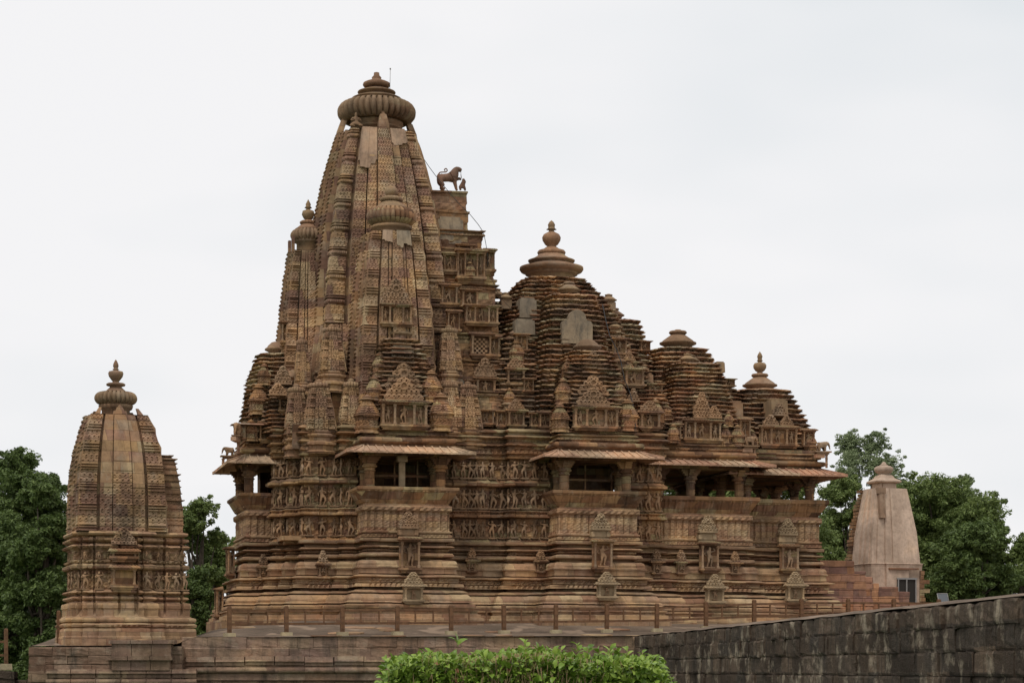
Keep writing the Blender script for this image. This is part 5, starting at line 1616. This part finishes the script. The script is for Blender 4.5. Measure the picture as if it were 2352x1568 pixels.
fl = fence_line("brown fence on the terrace edge at the left, behind the corner shrine", (at(120, 0, 84.5)[0], 84.5 + 1.2), (at(160, 0, 95)[0], 97), 5, 2, lambda x, y: .98, foot=False, ph=1.35)
fl2 = fence_line("single brown fence end on the low wall at the far left edge", (at(-160, 0, 83.4)[0], 83.4), (at(14, 0, 84.3)[0], 84.3), 1, 1, lambda x, y: .10, foot=True, ph=1.5)

# information panel
m = MB(); sx0 = at(2166, 0, 99.5)
ip = thing("information_panel", "tilted grey information panel standing behind the fence at the right", "sign", (sx0[0], 99.5, float(terr(sx0[0], 99.5))))
zt = (HZ - 1362) * 99.5 / F - ip.location.z; zb_ = (HZ - 1388) * 99.5 / F - ip.location.z
m.add([(-.18, -.1, zb_), (.27, -.1, zb_), (.21, .12, zt), (-.25, .12, zt), (-.18, -.06, zb_ - .02), (.27, -.06, zb_ - .02), (.21, .17, zt - .02), (-.25, .17, zt - .02)], [[[0, 1, 2, 3], [5, 4, 7, 6], [3, 2, 6, 7], [1, 5, 6, 2], [4, 0, 3, 7]]])
m.obj("board", plain("slate_board", (.10, .11, .12), .5), ip)
m = MB(); m.tube([(-.25, .12, zt), (.21, .12, zt), (.27, -.11, zb_)], .02, 6); m.tube([(-.25, .12, zt), (-.18, -.11, zb_)], .02, 6); m.tube([(0, .05, -.1), (0, .05, (zt + zb_) / 2)], .03, 6); m.obj("frame", M_metal, ip)

# ================================================================== PERSON far right, only the head shows
pz = 1.85
v = [(0, 0, .95)]; r = [.15]; e = []
ch(0, [(0, 0, 1.12), (0, 0, 1.30), (0, 0, 1.44)], [.13, .17, .08])
ch(3, [(0, -.01, 1.52), (0, -.02, 1.62), (0, 0, 1.73)], [.06, .095, .07])
for s in (-1, 1):
    ch(0, [(s * .10, 0, .85), (s * .10, -.02, .50), (s * .10, .02, .10), (s * .11, -.10, .04)], [.10, .07, .045, .04])
    ch(2, [(s * .20, 0, 1.36), (s * .24, .02, 1.10), (s * .22, -.04, .86), (s * .21, -.06, .76)], [.06, .045, .035, .035])
px_ = at(2330, 0, 106)
mm, nt, bb = newmat("skin_and_clothes", .7, .3)
t_ = nd(nt, 'TexCoord'); sxyz = nd(nt, 'SeparateXYZ'); nt.links.new(t_.outputs["Object"], sxyz.inputs[0])
cc = ramp(nt, mth(nt, 'DIVIDE', sxyz.outputs[2], 1.8), [(0, (.05, .05, .07)), (.55, (.35, .06, .05)), (.81, (.16, .075, .045))], True)
nt.links.new(cc, bb.inputs["Base Color"])
V, Fc = skin_mesh("p", v, e, r, 2); m = MB(); add_skin(m, V, Fc)
m.lathe([(.012, 0), (.014, .01), (0, .02)], 8, -.03, -.115)
m.box(-.012, .012, -.135, -.11, 1.60, 1.64)
pe = m.obj("person", mm); pe.location = (px_[0], 106, (HZ - 1361) * 106 / F - 1.79)
pe['label'] = "dark-haired person in a red top, head just above the wall at the far right"; pe['category'] = 'person'
m = MB(); m.lathe([(.0, 1.79), (.07, 1.78), (.105, 1.72), (.11, 1.66), (.10, 1.60), (.06, 1.56)], 20, 0, .015); m.obj("hair", plain("black_hair", (.012, .01, .01), .6), pe)

# ================================================================== TREES
def leaf_cloud(cents, rads, per, size, seed, flat=.7, droop=0):
    R_ = np.random.RandomState(seed)
    n = len(cents) * per
    c = np.repeat(np.array(cents), per, 0); rr = np.repeat(np.array(rads), per)
    d = R_.normal(size=(n, 3)); d /= np.linalg.norm(d, axis=1)[:, None]
    rad = rr * R_.uniform(.35, 1.0, n) ** .6
    p = c + d * rad[:, None] * np.array([1, 1, flat])
    nrm = d * .6 + R_.normal(size=(n, 3)) * .55 + np.array([0, 0, .5]); nrm /= np.linalg.norm(nrm, axis=1)[:, None]
    t = R_.normal(size=(n, 3)); t[:, 2] -= droop; t -= (t * nrm).sum(1)[:, None] * nrm; t /= np.linalg.norm(t, axis=1)[:, None]
    b = np.cross(nrm, t)
    s = size * R_.uniform(.45, 1.5, n)[:, None]
    v0 = p - t * s; v1 = p + b * s * .42 + nrm * s * .12; v2 = p + t * s; v3 = p - b * s * .42 + nrm * s * .12
    V = np.stack([v0, v1, v2, v3], 1).reshape(-1, 3)
    Q = np.arange(n * 4).reshape(n, 4)
    return V, Q
TREE_D = leafmat("dark_foliage", [(0.045, 0.073, 0.021), (0.083, 0.124, 0.033), (0.130, 0.183, 0.050), (0.201, 0.260, 0.077)], .35)
TREE_M = leafmat("mid_foliage", [(0.071, 0.104, 0.028), (0.118, 0.168, 0.045), (0.183, 0.236, 0.068), (0.260, 0.313, 0.106)], .35)
TREE_L = leafmat("pale_hazed_foliage", [(0.118, 0.159, 0.071), (0.177, 0.224, 0.106), (0.236, 0.283, 0.142), (0.295, 0.342, 0.189)], .35)  # leaf colours are lightened in place of air haze, this one most

def tree(name, lab, u, Y, vtop, wpx, zb, mat, seed, n=70, per=260, size=.19, lace=0.0, flat=.75, low=.35, trunkr=.28, shape=1.0, group="trees around the temple"):
    R_ = random.Random(seed)
    x = at(u, 0, Y)[0]; zt = (HZ - vtop) * Y / F; w = wpx * Y / F / 2; h = zt - zb
    t = thing(name, lab, "tree", (x, Y, zb), group=group)
    big, cents, rads = [], [], []
    nb = max(18, n // 3)
    while len(big) < nb:         # limbs end in big uneven clumps, each clump in many sprays of leaves
        th_ = R_.uniform(0, 6.283); ph = math.asin(R_.uniform(-1, 1)); rr = R_.uniform(.3, 1) ** .5
        c = (math.cos(th_) * math.cos(ph) * rr, math.sin(th_) * math.cos(ph) * rr, math.sin(ph) * rr)
        br = R_.uniform(.24, .42) * w * (1 - lace * .25)
        zc = h * (low + (1 - low) * (.5 + .5 * c[2]) ** shape)
        big.append((c[0] * (w - br * .8), c[1] * (w - br * .8) * .8, min(zc, h - br * .7), br))
    for _ in range(int(n * 13)):
        b = R_.choice(big)
        d = Vector((R_.gauss(0, 1), R_.gauss(0, 1), R_.gauss(0, 1))); d.normalize()
        rr = b[3] * (R_.uniform(.3, 1.08) if R_.random() < .88 else R_.uniform(1.05, 1.32))
        c = (b[0] + d.x * rr, b[1] + d.y * rr, max(.2, b[2] + d.z * rr * .8))
        if lace and R_.random() < lace * .12: continue
        cents.append(c); rads.append((R_.uniform(.045, .11) * w * (1 - lace * .4) + .12) * (.6 if rr > b[3] * 1.05 else 1))
    V, Q = leaf_cloud(cents, rads, max(18, int(per / 3.6)), size * .50, seed, flat)
    m = MB(); m.add(V, [Q]); m.obj("crown", mat, t)
    m = MB()
    top = (R_.uniform(-.3, .3), R_.uniform(-.3, .3), h * .75)
    m.tube([(0, 0, -.3), (.1, 0, h * low * .8), (top[0] * .6, top[1] * .6, h * .6), top], [trunkr * 1.3, trunkr, trunkr * .6, trunkr * .2], 10)
    for i in range(len(big)):
        c = big[i][:3]
        s = h * R_.uniform(low * .6, .6)
        mid = (c[0] * .5 + R_.uniform(-.3, .3), c[1] * .5, (s + c[2]) * .5 + .2)
        m.tube([(0.05, 0, s), mid, c], [trunkr * .38, trunkr * .22, trunkr * .07], 6)
        for _ in range(3):
            k = R_.randrange(len(cents)); q_ = cents[k]
            if (Vector(q_) - Vector(c)).length < big[i][3] * 1.4: m.tube([c, q_], [trunkr * .1, trunkr * .03], 4)
    m.obj("trunk", M_bark, t)
    return t
tree("dense_tree", "dense dark green tree filling the left edge behind the corner shrine", 40, 112, 1022, 300, -1.6, TREE_D, 1, 130, 330, .20, low=.10)
tree("dense_tree", "shaded low tree beneath the crown at the far left edge", 30, 106, 1180, 270, -1.6, TREE_D, 2, 90, 300, .19, low=.05, shape=.8)
tree("leafy_tree", "green tree showing between the corner shrine and the temple", 455, 118, 1146, 190, .5, TREE_M, 3, 60, 230, .18, lace=.35, low=.10)
tree("leafy_tree", "darker tree rising just left of the temple's left balcony", 530, 128, 1188, 120, .5, TREE_M, 4, 45, 230, .18, lace=.4, low=.15)
tree("dense_tree", "wide dark tree closing the gap between the left edge and the shrine's base", 95, 100, 1110, 190, -1.6, TREE_D, 21, 90, 300, .19, low=.02)
tree("leafy_tree", "low green bush tree seen at the foot of the gap beside the shrine", 450, 110, 1300, 110, 1.0, TREE_D, 5, 40, 230, .16, low=.02)
tree("leafy_tree", "slim green tree between the corner shrine and the left balcony", 495, 121, 1215, 130, .5, TREE_M, 31, 50, 230, .18, lace=.3, low=.05)
tree("open_tree", "tall airy pale green tree rising behind the right end of the porch roof", 1990, 150, 985, 260, -1.6, TREE_L, 6, 130, 170, .17, lace=.9, low=.42, flat=.6)
tree("dense_tree", "bushy bright green tree right behind the porch eave", 1945, 124, 1092, 200, .5, TREE_M, 7, 90, 300, .18, low=.05, shape=.85)
tree("dense_tree", "big dark rounded tree behind the plastered shrine", 2160, 128, 1098, 330, .5, TREE_M, 8, 170, 330, .20, low=.04, shape=.8)
tree("open_tree", "loose leafed tree leaning out at the right of the dark mass", 2225, 140, 1090, 170, .5, TREE_L, 9, 70, 130, .18, lace=.9, low=.4)
tree("dense_tree", "dark low tree mass behind the fence at the right", 2240, 120, 1200, 240, .5, TREE_D, 10, 110, 300, .19, low=.02, shape=.75)
tree("leafy_tree", "lighter green tree at the extreme right edge", 2350, 122, 1225, 210, .5, TREE_M, 11, 70, 260, .19, low=.02)
tree("dense_tree", "dark tree behind the stairs and the plastered shrine's left side", 2050, 132, 1135, 210, .5, TREE_D, 12, 90, 300, .19, low=.02)
tree("leafy_tree", "large leafed tree seen through the openings of the entrance porch", 1750, 118, 960, 330, .5, TREE_M, 13, 110, 240, .20, low=.05)
tree("leafy_tree", "tree seen through the gaps between the outer hall's pillars", 1560, 120, 980, 300, .5, TREE_M, 14, 90, 240, .20, low=.05)
tree("dense_tree", "far dark tree low on the left horizon behind the fence", 150, 124, 1290, 200, -1.6, TREE_D, 15, 70, 260, .2, low=.02)

# ================================================================== CLIPPED BUSH in the foreground
HB = leafmat("bush_foliage", [(.06, .11, .012), (.12, .20, .022), (.19, .29, .04), (.27, .37, .06), (.36, .44, .11)], 4.5, trans=.22, rough=.38)
bx = at(1205, 0, 12.0)
bush = thing("clipped_bush", "bright green clipped leafy bush in the foreground at the bottom centre", "bush", (bx[0], 12.4, -1.6))
R_ = np.random.RandomState(5)
def leaf_verts(p, d, up, L_, w, curl):
    """pointed folded leaf: 3 cross rows of 3 vertices plus base and tip"""
    s = np.cross(d, up); s /= np.linalg.norm(s, axis=1)[:, None]
    n = np.cross(s, d)
    rows = []
    for t, ww, dz in ((0, 0, 0), (.25, .8, .04), (.55, 1.0, .0), (.82, .55, -.10), (1.0, 0, -.24)):
        c = p + d * (L_ * t)[:, None] + n * (L_ * dz * curl)[:, None]
        if ww == 0: rows.append(c[:, None])
        else: rows.append(np.stack([c - s * (w * ww)[:, None] + n * (w * .35 * ww)[:, None], c, c + s * (w * ww)[:, None] + n * (w * .35 * ww)[:, None]], 1))
    return np.concatenate(rows, 1)   # 1+3+3+3+1 = 11
def leaves(p, d, L_, seed):
    R = np.random.RandomState(seed); n = len(p)
    d = d / np.linalg.norm(d, axis=1)[:, None]
    up = R.normal(size=(n, 3)) * .35 + np.array([0, -.25, 1.0])
    V = leaf_verts(p, d, up, L_, L_ * R.uniform(.24, .34, n), R.uniform(.4, 1.6, n)).reshape(-1, 3)
    b = (np.arange(n) * 11)[:, None]
    q = np.concatenate([b + np.array([[1, 2, 5, 4]]), b + np.array([[2, 3, 6, 5]]), b + np.array([[4, 5, 8, 7]]), b + np.array([[5, 6, 9, 8]])])
    t = np.concatenate([b + np.array([[0, 2, 1]]), b + np.array([[0, 3, 2]]), b + np.array([[7, 8, 10]]), b + np.array([[8, 9, 10]])])
    return V, q, t
HW, HD = .80, .55
def top_of(x): return 1.64 + .012 * np.sin(x * 9 + 1) + .02 * np.sin(x * 3.1 + 2.0) - .20 * np.clip((np.abs(x) - .60) / .23, 0, 1) ** 2.4
def shell(n, seed, depth=(0, .10)):
    R = np.random.RandomState(seed)
    x = R.uniform(-HW, HW, n); y = R.uniform(-HD, HD, n); f = R.uniform(0, 1, n)
    zt_ = top_of(x)
    side = R.uniform(0, 1, n) < .55
    z = np.where(side, zt_ - R.uniform(0, 1, n) ** 1.4 * 1.35, zt_)
    y = np.where(side & (f < .6), -HD, y); x = np.where(side & (f >= .6), np.sign(x) * HW, x)
    # round the edges
    r = .12
    nx = np.where(side & (f >= .6), np.sign(x), 0.0) + .5 * np.clip((np.abs(x) - HW + .15) / .15, 0, 1) * np.sign(x)
    ny = np.where(side & (f < .6), -1.0, 0.0); nz = np.where(side, .15, 1.0)
    N = np.stack([nx, ny, nz], 1); N /= np.linalg.norm(N, axis=1)[:, None]
    near = np.where(~side & (y < -HD + .15), (y + HD - .15), 0); z = z - np.abs(near) * .6
    x = x - np.where(np.abs(x) > HW - .04, np.sign(x) * np.clip((z - (zt_ - .15)) * .4, 0, .06), 0)
    p = np.stack([x, y, z], 1) - N * R.uniform(depth[0], depth[1], n)[:, None]
    p[:, :] -= N * (.05 * vn(p[:, 0] * 7 + p[:, 1] * 3, p[:, 2] * 8, 3) + .03 * vn(p[:, 0] * 19, p[:, 2] * 19 + p[:, 1] * 9, 8))[:, None] - N * .035
    return p, N
m = MB()
for n, dp, sz, sd_ in ((9000, (-.02, .03), (.024, .056), 1), (12000, (.015, .10), (.026, .052), 2), (7000, (.08, .22), (.03, .05), 3)):
    p, N = shell(n, sd_, dp); R = np.random.RandomState(sd_ + 20)
    d = N * .55 + R.normal(size=(n, 3)) * .6 + np.array([0, -.1, .25])
    V, q, t = leaves(p, d, R.uniform(sz[0], sz[1], n), sd_ + 40)
    m.add(V, [q, t], True)
# shoots that stick out of the clipped top
stems = MB()
for (u, vt_, sc_) in ((1048, 1462, 1.5), (1040, 1500, 1.0), (975, 1492, 1.2), (935, 1500, 1.1), (1206, 1468, 1.1), (1232, 1476, 1.0), (1290, 1482, 1.0), (1325, 1475, 1.2), (1352, 1480, 1.1), (1400, 1480, 1.3), (1440, 1484, 1.1), (1475, 1490, 1.0),
                      (1090, 1490, .9), (1165, 1494, .8), (1260, 1486, .9), (990, 1488, 1.1), (900, 1512, 1.0), (1420, 1482, 1.1), (1500, 1500, 1.0), (1375, 1484, 1.0)):
    X_, Y_, Z_ = at(u, vt_, 12.15); x = X_ - bx[0]; z = Z_ + 1.6; y = -.25 + rnd.uniform(-.1, .15)
    base_z = float(top_of(np.array(x))) - .05
    z = max(z, base_z + .03)
    stems.tube([(x + rnd.uniform(-.03, .03), y, base_z), (x + rnd.uniform(-.01, .01), y, (z + base_z) / 2), (x, y, z - .02)], .0022, 5)
    k = 5 if sc_ < 1.4 else 3
    P_ = np.repeat([[x, y, z - .025]], k, 0) + np.array([[0, 0, -.012 * i] for i in range(k)])
    R = np.random.RandomState(int(u)); ang = np.arange(k) * 2.4 + R.uniform(0, 3)
    d = np.stack([np.cos(ang) * .8, np.sin(ang) * .5, np.full(k, .75)], 1)
    V, q, t = leaves(P_, d, np.full(k, .048 * sc_) * R.uniform(.8, 1.1, k), int(u))
    m.add(V, [q, t], True)
m.obj("foliage", HB, bush)
for i in range(2200):             # bare twigs, most of them in the dry middle of the top
    x = rnd.gauss(-.02, .26); x = max(-.74, min(.74, x)); y = rnd.uniform(-HD, HD)
    z = float(top_of(np.array(x)))
    l = rnd.uniform(.03, .09)
    if i % 4 == 0: y = -HD - .0; z -= rnd.uniform(.05, .5)
    stems.tube([(x, y, z - l), (x + rnd.uniform(-.03, .03), y + rnd.uniform(-.03, .01), z + rnd.uniform(.0, .03))], [.0022, .0012], 4)
for i in range(40):
    x = rnd.uniform(-.7, .7); y = rnd.uniform(-.4, .4)
    stems.tube([(x * .3, y * .3, 0), (x * .8, y * .8, .9), (x, y, 1.5)], [.014, .008, .003], 6)
stems.obj("twigs", plain("twig", (.30, .21, .11), .8), bush)
# a few dead brown leaves
p, N = shell(260, 77, (0, .03)); R = np.random.RandomState(3)
V, q, t = leaves(p, N * .3 + R.normal(size=(260, 3)) * .7, R.uniform(.03, .045, 260), 9)
m = MB(); m.add(V, [q, t], True); m.obj("dead_leaves", plain("dead_leaf", (.22, .10, .05), .7), bush)
for me_ in list(bpy.data.meshes):
    if me_.users == 0: bpy.data.meshes.remove(me_)
